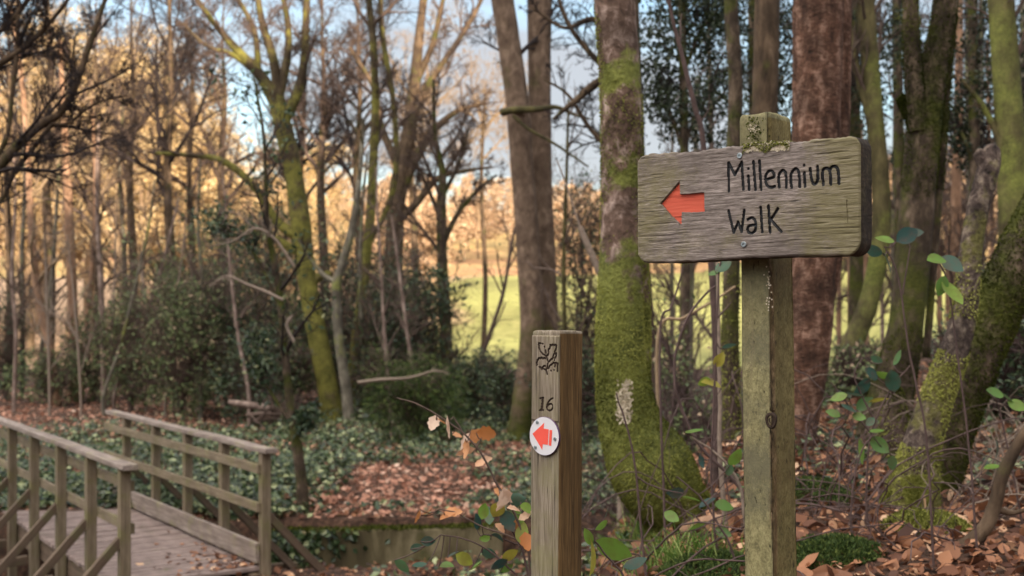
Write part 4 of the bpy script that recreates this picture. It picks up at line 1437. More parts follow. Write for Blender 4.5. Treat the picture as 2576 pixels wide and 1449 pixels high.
make_tree('brown_oak_tree', 'big brown bare tree left of the pair of grey trunks, boughs spreading right', 'tree', 34.0,
          [[(985, 1000, 52), (985, 800, 48), (992, 600, 46), (1000, 480, 44), (1018, 390, 40), (1034, 300, 34), (1046, 180, 28), (1058, 60, 22), (1075, -80, 16)],
           [(1000, 500, 30), (1045, 400, 26), (1090, 330, 20), (1150, 280, 14), (1220, 260, 8)],
           [(1030, 310, 24), (1075, 220, 20), (1120, 150, 16), (1180, 60, 12), (1230, -40, 8)],
           [(1040, 220, 20), (1085, 120, 16), (1110, 20, 12), (1130, -80, 8)],
           [(1010, 440, 24), (960, 320, 18), (940, 220, 14), (880, 120, 9)],
           [(990, 560, 26), (1040, 520, 20), (1100, 450, 16), (1170, 430, 10), (1240, 420, 6)]],
          M['bark_brown'], dict(mat='twig_brown', skip_trunk=True, levels=[lvl(11, .34, t0=.2), lvl(7, .5), lvl(6, .5, rmin=.008), lvl(4, .5, rmin=.007)]), None, 14, 0.05, 0, 8, 47)
make_tree('ivy_clad_tree', 'slim dark ivy-clad tree in front of the sunlit meadow', 'tree', 30.0,
          [[(1122, 880, 30), (1118, 760, 30), (1112, 640, 28), (1110, 520, 24), (1112, 430, 18), (1095, 340, 12), (1090, 200, 8)], [(1112, 620, 16), (1150, 540, 12), (1200, 480, 9), (1250, 440, 6)], [(1112, 560, 12), (1075, 470, 9), (1040, 400, 6)], [(1110, 500, 12), (1150, 420, 9), (1180, 320, 6)]],
          M['bark_ivy'], dict(mat='twig_brown', levels=[lvl(12, .3, t0=.4), lvl(7, .5), lvl(6, .5, rmin=.007), lvl(4, .5, rmin=.006)]), None, 12, 0.08, 0, 8, 48,
          leaf=None)
make_tree('leaning_sapling', 'thin leaning sapling crossing the sunlit meadow', 'sapling', 26.0,
          [[(1180, 1000, 11), (1225, 860, 10), (1265, 740, 9), (1290, 600, 7), (1320, 480, 5)]], M['twig_brown'], dict(mat='twig_brown', levels=[lvl(10, .25, t0=.3), lvl(5, .5)]), None, 6, .05, 0, 6, 49)
# overhanging limbs of a tree standing outside the left edge
make_tree('overhanging_tree', 'dark bare tree at the left edge, boughs reaching across the top left corner', 'tree', 11.0,
          [[(-330, 1500, 120), (-300, 1000, 110), (-260, 700, 100), (-230, 400, 90), (-220, 100, 80), (-220, -300, 70)],
           [(-255, 650, 50), (-120, 520, 40), (0, 413, 30), (50, 360, 24), (111, 308, 22), (148, 287, 20), (185, 228, 18), (216, 142, 16), (247, 49, 13), (275, -30, 10)],
           [(-255, 700, 40), (-100, 600, 26), (0, 506, 14), (37, 432, 13), (86, 370, 12), (148, 290, 10)],
           [(-240, 500, 40), (-60, 430, 22), (12, 358, 12), (31, 234, 12), (43, 123, 11), (46, 0, 10), (50, -100, 8)],
           [(-230, 350, 40), (-60, 200, 24), (60, 120, 14), (140, 40, 10), (210, -60, 8)],
           [(-230, 250, 36), (-80, 130, 22), (20, 60, 14), (100, -40, 10)],
           [(111, 308, 12), (170, 310, 8), (240, 260, 6), (320, 240, 4)]],
          M['bark_brown'], dict(mat='twig_dark', skip_trunk=True, levels=[lvl(14, .34, t0=.25, wob=.1, n=7, rk=.4), lvl(9, .42, wob=.12, rmin=.0035), lvl(7, .5, rmin=.003), lvl(4, .5, rmin=.0025)]), None, 12, 0.06, 0, 8, 50)
# pale thin trunks at left
THIN = [
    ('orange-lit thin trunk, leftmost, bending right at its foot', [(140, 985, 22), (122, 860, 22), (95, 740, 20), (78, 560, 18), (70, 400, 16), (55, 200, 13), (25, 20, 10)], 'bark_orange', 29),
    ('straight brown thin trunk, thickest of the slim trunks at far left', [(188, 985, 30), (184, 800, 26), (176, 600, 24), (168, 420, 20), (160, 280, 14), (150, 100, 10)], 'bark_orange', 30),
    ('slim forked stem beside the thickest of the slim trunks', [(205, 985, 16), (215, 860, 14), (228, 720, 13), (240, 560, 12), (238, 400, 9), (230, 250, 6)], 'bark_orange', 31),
    ('white-barked slim trunk standing alone left of the holly thicket', [(262, 985, 16), (260, 860, 15), (254, 720, 14), (246, 560, 12), (244, 430, 10), (250, 300, 7)], 'bark_pale', 28),
    ('grey thin trunk nearest the left edge', [(55, 985, 13), (57, 800, 12), (55, 640, 11), (62, 480, 9), (58, 320, 6)], 'bark_grey', 31),
    ('thin grey trunk leaning right between pale birch stems', [(100, 985, 12), (104, 880, 11), (128, 720, 11), (140, 560, 9), (150, 380, 6)], 'bark_grey', 33),
    ('thin stem crossing diagonally in front of the holly thicket', [(290, 985, 10), (330, 890, 10), (380, 760, 9), (420, 620, 7), (450, 500, 5)], 'bark_pale', 27),
    ('wispy brown stem rising left of the conifer-like dark tree', [(322, 985, 14), (318, 800, 13), (312, 620, 12), (300, 430, 9), (310, 260, 6)], 'bark_grey', 36),
    ('pale stem slanting right in front of the dark green holly bush', [(625, 985, 9), (600, 850, 9), (582, 700, 8), (570, 560, 6), (560, 430, 4)], 'bark_pale', 23),
    ('pale stem leaning far right beside the white-barked slim trunk', [(262, 990, 9), (300, 880, 9), (340, 720, 8), (372, 580, 6), (390, 450, 4)], 'bark_grey', 26),
    ('thin pale stem just left of the feathery yew', [(980, 990, 10), (968, 850, 10), (960, 700, 8), (950, 540, 6), (946, 420, 4)], 'bark_pale', 23),
    ('thin pale stem rising out of the feathery yew', [(1040, 960, 9), (1022, 820, 9), (1004, 680, 8), (985, 540, 5)], 'bark_pale', 22),
    ('thin brown stem between the dark green holly bush and the thin dark tree', [(505, 985, 12), (500, 850, 11), (508, 700, 10), (498, 560, 8), (505, 400, 5)], 'bark_grey', 25),
    ('thin pale-barked stem left of the orange-lit trunk that bends', [(36, 985, 10), (40, 840, 10), (30, 690, 9), (38, 520, 7), (34, 380, 5)], 'bark_pale', 27),
    ('slim brown stem between pale forked stem and tall slim mossy tree', [(920, 1000, 12), (912, 850, 11), (905, 700, 10), (912, 520, 8), (925, 380, 5)], 'bark_grey', 25),
]
for i, (lab, pts, mt, d) in enumerate(THIN):
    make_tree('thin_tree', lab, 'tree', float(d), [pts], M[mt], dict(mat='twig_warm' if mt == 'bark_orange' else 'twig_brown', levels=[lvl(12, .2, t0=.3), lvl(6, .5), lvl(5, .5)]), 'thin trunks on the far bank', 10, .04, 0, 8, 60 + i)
rs_ = random.Random(31)
for i in range(8):
    u_ = 150 + i * 72 + rs_.uniform(-26, 26)
    d_ = rs_.uniform(25.5, 29.0)
    l1, vt_ = rs_.uniform(-60, 60), rs_.uniform(480, 640)
    make_tree('wispy_sapling', 'wispy pale bare sapling among the bushes of the far bank', 'sapling', d_,
              [[(u_, 1000, 7), (u_ + l1 * .2, 880, 7), (u_ + l1 * .5, 760, 5.5), (u_ + l1, vt_, 3)]], M['twig_grey'],
              dict(mat='twig_grey', levels=[lvl(12, .33, t0=.2, ang=(.4, 1.1), up=.2, rmin=.004), lvl(5, .5, rmin=.003), lvl(3, .5, rmin=.003)]), 'wispy bare saplings on the far bank', 6, .05, 0, 6, 700 + i)
# finely branched dark trees, upper left
TW = [('dark cone-shaped bare tree with dense twigs at upper left', (425, 980, 30), -60, 'twig_dark', 33, 90),
      ('bare brown tree with fine twigs left of the dark cone-shaped one', (330, 980, 26), 60, 'twig_brown', 40, 91),
      ('bare twiggy tree in the top left corner, behind the overhanging boughs', (120, 980, 30), -40, 'twig_dark', 37, 92),
      ('bare twiggy tree between the dark cone-shaped one and the largest mossy tree', (560, 980, 26), 120, 'twig_brown', 38, 93),
      ('bare fine-twigged tree directly behind the largest mossy tree', (810, 980, 28), 60, 'twig_brown', 42, 94),
      ('bare fine-twigged tree behind the tall slim mossy tree', (900, 980, 24), 40, 'twig_dark', 40, 95)]
TW += [('bare fine-twigged tree behind the grey-green thicket, left of the mossy bough', (480, 980, 22), 160, 'twig_brown', 35, 96),
       ('bare reddish-twigged tree between the two slim orange-lit trunks', (240, 980, 20), 120, 'twig_brown', 34, 97),
       ('bare fine-twigged tree right of the largest mossy tree, behind its fork', (760, 980, 22), 150, 'twig_dark', 46, 98),
       ('bare brown tree filling the gap left of the ivy-clad tree', (1040, 960, 20), 260, 'twig_warm', 48, 99),
       ('bare tree at the left edge behind the grey thin trunk', (20, 980, 22), 150, 'twig_dark', 36, 100),
       ('bare warm-twigged tree left of the pair of grey trunks', (1215, 900, 14), 380, 'twig_warm', 50, 101)]
for lab, (u, v, w), vt, mt, d, sd in TW:
    make_tree('bare_tree', lab, 'tree', float(d), [[(u, v, w), (u + 6, 700, w * .9), (u - 4, 450, w * .7), (u + 5, 250, w * .5), (u, vt, w * .25), (u + 4, vt - 150, w * .12)]], M['bark_brown'],
              dict(mat=mt, levels=[lvl(22, .27, t0=.42, ang=(.5, 1.2), up=.25), lvl(8, .45, rmin=.008, ang=(.5, 1.2)), lvl(6, .5, rmin=.007, ang=(.6, 1.3)), lvl(5, .5, rmin=.006, ang=(.6, 1.3))]), 'fine-twigged bare trees on the far bank', 10, .05, 0, 8, sd)
# slender background trunks of the right-hand wood
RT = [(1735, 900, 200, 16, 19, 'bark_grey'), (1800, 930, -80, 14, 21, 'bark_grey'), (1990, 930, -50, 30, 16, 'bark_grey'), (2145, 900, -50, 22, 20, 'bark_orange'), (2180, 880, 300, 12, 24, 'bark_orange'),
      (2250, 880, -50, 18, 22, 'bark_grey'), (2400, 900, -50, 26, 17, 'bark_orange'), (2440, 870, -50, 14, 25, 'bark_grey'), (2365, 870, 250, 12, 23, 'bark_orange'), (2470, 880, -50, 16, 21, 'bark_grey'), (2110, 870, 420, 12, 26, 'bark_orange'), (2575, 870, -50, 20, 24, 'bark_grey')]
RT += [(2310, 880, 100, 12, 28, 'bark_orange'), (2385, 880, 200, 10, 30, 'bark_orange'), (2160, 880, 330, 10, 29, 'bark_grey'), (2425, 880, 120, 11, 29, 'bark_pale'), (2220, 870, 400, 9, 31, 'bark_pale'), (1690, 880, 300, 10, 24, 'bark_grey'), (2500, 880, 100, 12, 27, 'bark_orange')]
RL = ['grey slim trunk right of the thick mossy tree', 'second slim trunk right of the thick mossy tree', 'grey trunk hidden partly behind the signpost', 'warm-lit slim trunk just right of the sign post, behind the pink barked tree',
      'thin warm-lit pole right under the right end of the sign board', 'slim grey trunk behind the left fork of the dark mossy forked tree', 'warm-lit trunk right of the dark forked tree', 'thin grey trunk between forked tree and green trunk',
      'thin warm pole behind the forked tree', 'slim grey trunk behind the broken snag', 'short warm-lit pole behind the pink barked tree', 'slim grey trunk at the right edge behind the olive green trunk',
      'far warm-lit pole seen between the two stems of the forked tree and the snag', 'far thin warm pole just left of the broken snag', 'far thin grey pole right of the signpost, under the sign board',
      'far pale pole directly behind the upper half of the broken snag', 'far pale pole below the sign board right end, among brambles', 'far thin grey pole beside the right edge of the thick mossy tree', 'far warm pole between the broken snag and the olive green trunk']
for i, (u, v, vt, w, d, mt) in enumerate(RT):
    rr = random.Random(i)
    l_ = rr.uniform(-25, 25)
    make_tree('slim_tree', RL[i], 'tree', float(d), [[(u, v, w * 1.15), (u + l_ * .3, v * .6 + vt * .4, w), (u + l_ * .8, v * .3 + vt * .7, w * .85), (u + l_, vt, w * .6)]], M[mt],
              dict(mat='twig_brown', levels=[lvl(18, .2, t0=.2, ang=(.5, 1.2)), lvl(7, .5), lvl(6, .5), lvl(3, .5)]), 'slim trunks of the wood behind the signpost', 10, .04, 0, 8, 120 + i)


# ------------------------------------------------------------------ evergreen shrubs and leafy trees
def clump(rng, n, c, ax, thr, fs, keep=None):
    """n points in an ellipsoid (centre c, axes ax) kept where noise > thr"""
    out = []
    m = 0
    while m < n:
        q = rng.uniform(-1, 1, (n * 3, 3))
        q = q[(q ** 2).sum(1) < 1]
        p = c + q * ax
        p = p[vn3(p * fs + 17) > thr]
        out.append(p)
        m += len(p)
    return np.concatenate(out)[:n]


def shrub(name, label, cat, u, v, d, wpx, hpx, n, L, mat, tmat='twig_brown', asp=.5, seed=0, thr=.45, group=None, droop=-.2, depth=None, nst=9):
    rng = np.random.default_rng(seed)
    b = P(u, v, d)
    g = gz(b[0], b[1])
    b[2] = g
    root = thing(name, label, cat, b, group)
    hpx = hpx * (.8 if mat == 'shrub_grey' else .9)
    hw, h = W(wpx, d) / 2, P(u, v - hpx, d)[2] - g
    dp = depth or hw * .8
    mb = MB()
    st = np.zeros((nst, 7, 3))
    for i in range(nst):
        tip = b + np.array([rng.uniform(-.8, .8) * hw, rng.uniform(-.8, .8) * dp, h * rng.uniform(.6, 1.0)])
        t = np.linspace(0, 1, 7)[:, None]
        st[i] = b - [0, 0, .1] + (tip - b + [0, 0, .1]) * np.concatenate([t ** 1.3, t ** 1.3, t], 1) + rng.normal(0, .04 * h, (7, 3)) * t
    rd = np.linspace(1, .3, 7)[None] * rng.uniform(.012, .03, nst)[:, None] * (1 + h * .15)
    tubes(mb, st, rd, 5)
    p1, r1 = grow(rng, st, rd, 13, .45, t0=.15, n=6, up=.1, ang=(.5, 1.3))
    tubes(mb, p1, r1, 3)
    p2, r2 = grow(rng, p1, r1, 11, .7, n=4, rmin=.005, ang=(.5, 1.3), up=.2)
    tubes(mb, p2, r2, 3)
    mb.build('stem', M[tmat], root)
    n = int(n * (.85 if mat == 'shrub_grey' else .9))
    lb = MB()
    C = clump(rng, n, b + [0, 0, h * .5], np.array([hw, dp, h * .52]), thr, 2.2 / max(.4, h * .35))
    C[:, 2] = np.maximum(C[:, 2], g + .03)
    k = n // 3
    i = rng.integers(0, len(p2), k)
    C[:k] = p2[i, rng.integers(1, 4, k)]
    A = nrm(C - (b + [0, 0, h * .3])) * .6 + rvec(rng, n) * .8 + [0, 0, droop]
    cards(lb, C, A, rvec(rng, n) * .7 + [0, -.2, .8], L * rng.uniform(.6, 1.3, n), L * asp * rng.uniform(.7, 1.2, n), np.clip(rng.normal(.5, .27, n), 0, 1))
    lb.build('foliage', M[mat], root, False)
    return root


SH = [
    ('grey-green twiggy holly bush behind the footbridge, leftmost of the thicket', 330, 985, 27, 200, 300, 2600, .11, 'shrub_grey'),
    ('grey-green holly bush in the middle of the thicket, above the far handrail', 450, 990, 25, 240, 380, 3800, .11, 'shrub_grey'),
    ('dark green holly bush left of the largest mossy tree', 600, 1000, 26, 260, 420, 4200, .11, 'evergreen'),
    ('tall dark holly bush behind the thin dark tree', 690, 1000, 29, 200, 560, 4200, .12, 'evergreen'),
    ('grey-green bush with rust leaves high behind the thicket', 540, 980, 33, 260, 560, 4200, .13, 'shrub_grey'),
    ('tall evergreen just behind the pale forked stem', 905, 1010, 28, 190, 480, 3600, .12, 'evergreen'),
    ('evergreen bush at the left foot of the tall slim mossy tree', 960, 1020, 25, 190, 330, 3200, .11, 'evergreen'),
    ('broad-leaved evergreen branching in front of the meadow edge', 1075, 900, 26, 170, 260, 2200, .14, 'evergreen'),
    ('dark evergreen bush under the sunlit meadow', 1190, 1060, 25, 200, 190, 3000, .10, 'evergreen'),
    ('low evergreen bush at the foot of the pair of grey trunks', 1290, 1080, 23, 160, 190, 2400, .10, 'evergreen'),
    ('low dark evergreen bush at the far left edge', 15, 985, 30, 120, 270, 1800, .11, 'evergreen'),
    ('evergreen bush between the grey trunks and the thick mossy tree', 1450, 1060, 20, 170, 210, 2600, .09, 'evergreen'),
    ('tall thin-leaved shrub behind the thick mossy tree, left side', 1470, 900, 24, 150, 520, 2000, .10, 'evergreen'),
]
SH += [
    ('tall grey-green bush left of the white-barked slim trunk', 235, 985, 30, 170, 260, 2400, .11, 'shrub_grey'),
    ('tall twiggy grey-green bush rising behind the first holly bushes', 390, 985, 31, 220, 440, 4000, .12, 'shrub_grey'),
    ('twiggy grey-green bush just left of the dark green holly bush', 510, 990, 27, 180, 430, 3600, .11, 'shrub_grey'),
    ('low dark evergreen bush beyond the brush pile', 640, 1010, 24, 220, 210, 3200, .10, 'evergreen'),
    ('grey-green bush showing between the thin dark tree and the largest mossy tree', 740, 1010, 26, 150, 340, 3000, .11, 'shrub_grey'),
    ('dark evergreen bush between the largest mossy tree and the pale forked stem', 850, 1015, 30, 160, 420, 3200, .12, 'evergreen'),
    ('rust-tinged low bush under the slim orange-lit trunks', 120, 985, 29, 220, 140, 2000, .10, 'shrub_grey'),
    ('evergreen bush with upper sprays in front of the brown bare tree', 1010, 1000, 31, 180, 420, 3200, .13, 'evergreen'),
]
for i, (lab, u, v, d, w, h, n, L, mt) in enumerate(SH):
    shrub('holly_bush', lab, 'bush', u, v, float(d), w, h, n, L, mt, 'twig_brown', .5, 200 + i, .46, 'evergreen bushes on the far bank')
shrub('yew_bush', 'feathery dark green yew with drooping sprays on the far bank', 'bush', 1050, 1062, 20.5, 270, 190, 9000, .12, 'conifer', 'twig_brown', .14, 230, .44, None, -.5)
shrub('bramble_bush', 'dim thicket of brambles behind the slender mossy trunk, left of the signpost', 'bush', 1730, 1130, 12.0, 230, 400, 4200, .06, 'shrub_grey', 'stem_dead', .6, 231, .45, None, -.2, 1.2, 16)
shrub('bramble_bush', 'thicket of greenery behind the pink barked tree and dark forked tree', 'bush', 2150, 1000, 13.0, 240, 160, 1800, .06, 'shrub_grey', 'stem_dead', .6, 232, .45, None, -.2, 1.0, 14)
shrub('bramble_bush', 'dark leafy thicket behind the broken snag at the right edge', 'bush', 2500, 1030, 9.5, 240, 330, 2600, .06, 'evergreen', 'stem_dead', .6, 233, .48, None, -.2, 1.0, 14)


def leafy_tree(label, u, d, w, vt, boxes, n, L, mat, seed, trunk='bark_ivy', group='ivy-clad evergreens behind the signpost', vb=960):
    """tree with evergreen leaves: boxes = list of (uc,vc,ru,rv,depth radius)"""
    rng = np.random.default_rng(seed)
    limbs = [[(u, vb, w * 1.2), (u + 5, 600, w), (u, 300, w * .9), (u - 6, vt, w * .7)]]
    for (uc, vc, ru, rv, rd) in boxes:
        limbs.append([(u, min(vc + rv * 1.3, vb - 50), w * .45), (u * .5 + uc * .5, vc + rv * .5, w * .3), (uc, vc, w * .2, rd * .3), (uc + ru * .5, vc - rv * .5, w * .1, rd * .5)])
    root = make_tree('ivy_tree', label, 'tree', d, limbs, M[trunk], dict(mat='twig_dark', skip_trunk=True, levels=[lvl(12, .45, t0=.3), lvl(6, .5), lvl(4, .5)]), group, 12, .05, 0, 8, seed)
    lb = MB()
    for (uc, vc, ru, rv, rd) in boxes:
        C = clump(rng, int(n * ru * rv / 20000), P(uc, vc, d + .2), np.array([W(ru, d), rd, W(rv, d)]) * 1.12, .44, 3.4)
        m = len(C)
        cards(lb, C, rvec(rng, m) + [0, 0, -.5], rvec(rng, m) + [0, -.6, .3], L * rng.uniform(.6, 1.3, m), L * .62, np.clip(rng.normal(.45, .25, m), 0, 1))
    lb.build('foliage', M[mat], root, False)
    return root


leafy_tree('evergreen tree with dark leaves against the sky, above the left half of the sign board', 1720, 13.0, 24, -150, [(1700, 90, 120, 120, .9), (1760, 270, 110, 90, .8), (1660, 240, 60, 110, .6), (1790, 40, 90, 110, .8), (1740, -120, 160, 110, .9)], 2500, .06, 'ivy', 301)
leafy_tree('evergreen tree with dark leaves between the brown and the slender trunks above the signpost', 1895, 14.5, 26, -150, [(1890, 120, 70, 200, .8), (1985, 150, 60, 230, .8), (1880, 360, 70, 60, .6), (1960, 420, 60, 80, .6)], 2500, .062, 'ivy', 302)
leafy_tree('ivy-leaved trunk right of the pink barked tree', 2150, 15.5, 34, -150, [(2140, 180, 60, 190, .7), (2200, 90, 60, 110, .7), (2150, 400, 40, 60, .5)], 2200, .062, 'ivy', 303)
leafy_tree('evergreen holly tree with dark leaves at the top right corner', 2450, 13.5, 30, -150, [(2450, 150, 60, 150, .8), (2580, 200, 60, 230, .8), (2460, 360, 50, 80, .6), (2400, 300, 45, 90, .6)], 2300, .062, 'ivy', 304)
leafy_tree('distant evergreen behind the forked tree stems', 2260, 18.0, 30, -120, [(2260, 200, 60, 200, .9), (2300, 400, 45, 60, .7)], 1100, .09, 'ivy', 305)

# ------------------------------------------------------------------ far sunlit wood (reads as one mass)
def far_wood(name, label, spots, mat, tmat, L, nleaf, seed, nt=4):
    rng = np.random.default_rng(seed)
    tb, lb = MB(), MB()
    protos = []
    for i in range(nt):
        h = 1.0
        p = np.array([[0, 0, 0], [.01, 0, .25], [-.01, .01, .5], [.01, 0, .75], [0, 0, .98]])
        r = np.array([.016, .013, .010, .006, .002])
        a, b = resamp(*dense(p, r, 4), 12)
        v = MB()
        tubes(v, a, b, 6)
        p1, r1 = grow(rng, a, b, 22, .38, t0=.25, up=.35, rmin=.0025)
        tubes(v, p1, r1, 4)
        p2, r2 = grow(rng, p1, r1, 6, .5, rmin=.0016, n=4)
        tubes(v, p2, r2, 3)
        p3_, r3 = grow(rng, p2, r2, 5, .55, rmin=.0012, n=4)
        tubes(v, p3_, r3, 3)
        protos.append((np.concatenate(v.v), np.concatenate(v.q), p3_.reshape(-1, 3)))
    for (x, y, h, f) in spots:
        tv, tq, tips = protos[rng.integers(nt)]
        a = rng.uniform(0, 6.28)
        R = np.array([[math.cos(a), -math.sin(a), 0], [math.sin(a), math.cos(a), 0], [0, 0, 1]])
        S = np.array([h * f, h * f, h])
        o = np.array([x, y, gz(x, y) - .3])
        tb.add(tv @ R.T * S + o, tq)
        n = int(nleaf * rng.uniform(.7, 1.3))
        C = (tips[rng.integers(0, len(tips), n)] + rng.normal(0, .012, (n, 3))) @ R.T * S + o
        cards(lb, C, rvec(rng, n), rvec(rng, n), L * rng.uniform(.5, 1.4, n), L * .6, np.clip(rng.normal(rng.uniform(.35, .65), .22, n), 0, 1))
    a = tb.build(name, M[tmat])
    a['kind'] = 'stuff'
    b = lb.build(name, M[mat], None, False)
    b['kind'] = 'stuff'
    for o in (a, b):
        o['label'] = label
    return a


rng = np.random.default_rng(99)
sp = []
for i in range(34):
    d = rng.uniform(62, 105)
    u = rng.uniform(-150, 820)
    top_v = np.interp(u, [-150, 100, 350, 600, 800, 950], [60, 130, 170, 300, 380, 430]) + rng.uniform(-20, 130)
    x = (u - U0) / F * d
    h = max(6, ZC + (V0 - top_v) / F * d - gz(x, d))
    sp.append((x, d, h, rng.uniform(.85, 1.2)))
far_wood('golden_wood', 'sunlit golden brown wood across the valley', sp, 'golden', 'twig_warm', .21, 5200, 5)
sp = []
for i in range(240):
    d = rng.uniform(172, 330)
    u = rng.uniform(-300, 2900)
    x = (u - U0) / F * d
    sp.append((x, d, rng.uniform(9, 16), rng.uniform(.9, 1.4)))
for i in range(16):
    d = rng.uniform(120, 170)
    u = rng.choice([rng.uniform(900, 1180), rng.uniform(1500, 2600)])
    sp.append(((u - U0) / F * d, d, rng.uniform(8, 14), rng.uniform(.9, 1.3)))
far_wood('hill_wood', 'russet sunlit wood covering the far hillside', sp, 'russet', 'twig_warm', .6, 1300, 6)

# ------------------------------------------------------------------ litter and ground cover
rng = np.random.default_rng(5)


def scatter(n, d0, d1, amax=.52, amin=-.52):
    d = np.exp(rng.uniform(math.log(d0), math.log(d1), n))
    a = rng.uniform(amin, amax, n)
    x = d * a
    return x, d


def slope_normal(x, y, e=.06):
    return nrm(np.stack([ground(x - e, y) - ground(x + e, y), ground(x, y - e) - ground(x, y + e), np.full_like(x, 2 * e)], 1))


def in_stream(x, y):
    return (y > near_edge(x) + .05) & (y < far_edge(x) + .1) & (x < np.interp(y, XB_Y, XB_X) - .2)


def litter(name, n, d0, d1, L, mat, near=False, amin=-.52, amax=.52, filt=None, lift=.01):
    x, y = scatter(n, d0, d1, amax, amin)
    k = ~in_stream(x, y)
    if filt is not None:
        k &= filt(x, y)
    x, y = x[k], y[k]
    n = len(x)
    z = ground(x, y)
    N = slope_normal(x, y) + rng.normal(0, .55, (n, 3))
    A = rvec(rng, n)
    A[:, 2] *= .3
    C = np.stack([x, y, z + rng.uniform(0.002, lift * 2, n)], 1)
    mb = MB()
    r = np.clip(rng.normal(.5, .26, n), 0, 1)
    ll = L * np.clip(np.exp(rng.normal(-.15, .45, n)), .25, 1.7)
    if near:
        leaves(mb, C, A, N, ll, ll * rng.uniform(.45, .75, n), r, rng.uniform(-.35, .5, n), rng.uniform(-.3, .5, n), .12)
    else:
        cards(mb, C, A, N, ll, ll * .7, r, rng.uniform(-.1, .4))
    o = mb.build(name, M[mat], None, near)
    o['kind'] = 'stuff'
    return o


def patchy(x, y):
    p = .75 * vn2(x * .5 + 3, y * .5) + .5 * vn2(x * 1.5, y * 1.5)
    core = np.exp(-((x + 1.45 - .02 * (y - 15)) / 1.0) ** 2 - ((y - 14.9) / 2.9) ** 2)
    back = smooth((y - 21) / 6) * smooth((-3 - x) / 3)
    return p * .8 + core * .42 + back * .6


litter('fallen_leaves', 9000, 3.4, 8.5, .066, 'litter_dark', True, -.5, .55, lambda x, y: x > np.interp(y, XB_Y, XB_X) - 1.6)
litter('fallen_leaves', 9000, 8.0, 13.5, .065, 'litter_dark', False, -.52, .35, lambda x, y: x < np.interp(y, XB_Y, XB_X) + .4, .012)
litter('fallen_leaves', 46000, 12.5, 36, .085, 'litter', False, -.52, .3, lambda x, y: (patchy(x, y) > .55) | (rng.random(len(x)) < .32))
litter('fallen_leaves', 14000, 6, 26, .075, 'litter_dark', False, .05, .52, lambda x, y: x > np.interp(y, XB_Y, XB_X) - 1)


litter('leaf_fragments', 9000, 3.4, 9, .028, 'litter_dark', False, -.45, .55, lambda x, y: x > np.interp(y, XB_Y, XB_X) - 1.6, .015)


def cover(name, n, d0, d1, L, mat, filt, hmax, amin=-.52, amax=.52):
    x, y = scatter(n, d0, d1, amax, amin)
    k = ~in_stream(x, y) & filt(x, y)
    x, y = x[k], y[k]
    n = len(x)
    hn = .15 + 1.1 * vn2(x * 1.6 + 9, y * 1.6) ** 1.5
    C = np.stack([x, y, ground(x, y) + hmax * hn * rng.uniform(.1, 1, n)], 1)
    mb = MB()
    A = rvec(rng, n)
    A[:, 2] = -np.abs(A[:, 2]) * .5
    ll = L * rng.uniform(.6, 1.3, n)
    cards(mb, C, A, rng.normal(0, .45, (n, 3)) + [0, -.25, 1], ll, ll * .65, np.clip(rng.normal(.5, .3, n), 0, 1), .2)
    o = mb.build(name, M[mat], None, False)
    o['kind'] = 'stuff'
    return o


cover('ground_ivy', 88000, 12.6, 34, .092, 'cover', lambda x, y: (patchy(x, y) < .68) & (x < np.interp(y, XB_Y, XB_X) + 1), .42)
cover('ground_ivy', 9000, 12.6, 16, .10, 'cover', lambda x, y: (np.abs(y - far_edge(x) - .4) < .5) & ((x < -2.3) | (rng.random(len(x)) < .15)) | ((patchy(x, y) < .52)), .22, -.52, 0.02)
cover('ground_ivy', 5000, 6, 20, .07, 'cover', lambda x, y: (vn2(x * 1.1, y * 1.1) > .5) & (x > np.interp(y, XB_Y, XB_X) - .5), .25, .02, .55)
cover('ground_ivy', 2200, 6.0, 10.5, .075, 'cover', lambda x, y: (vn2(x * 1.4, y * 1.4) > .42) & (x > -1.4), .3, -.14, .08)


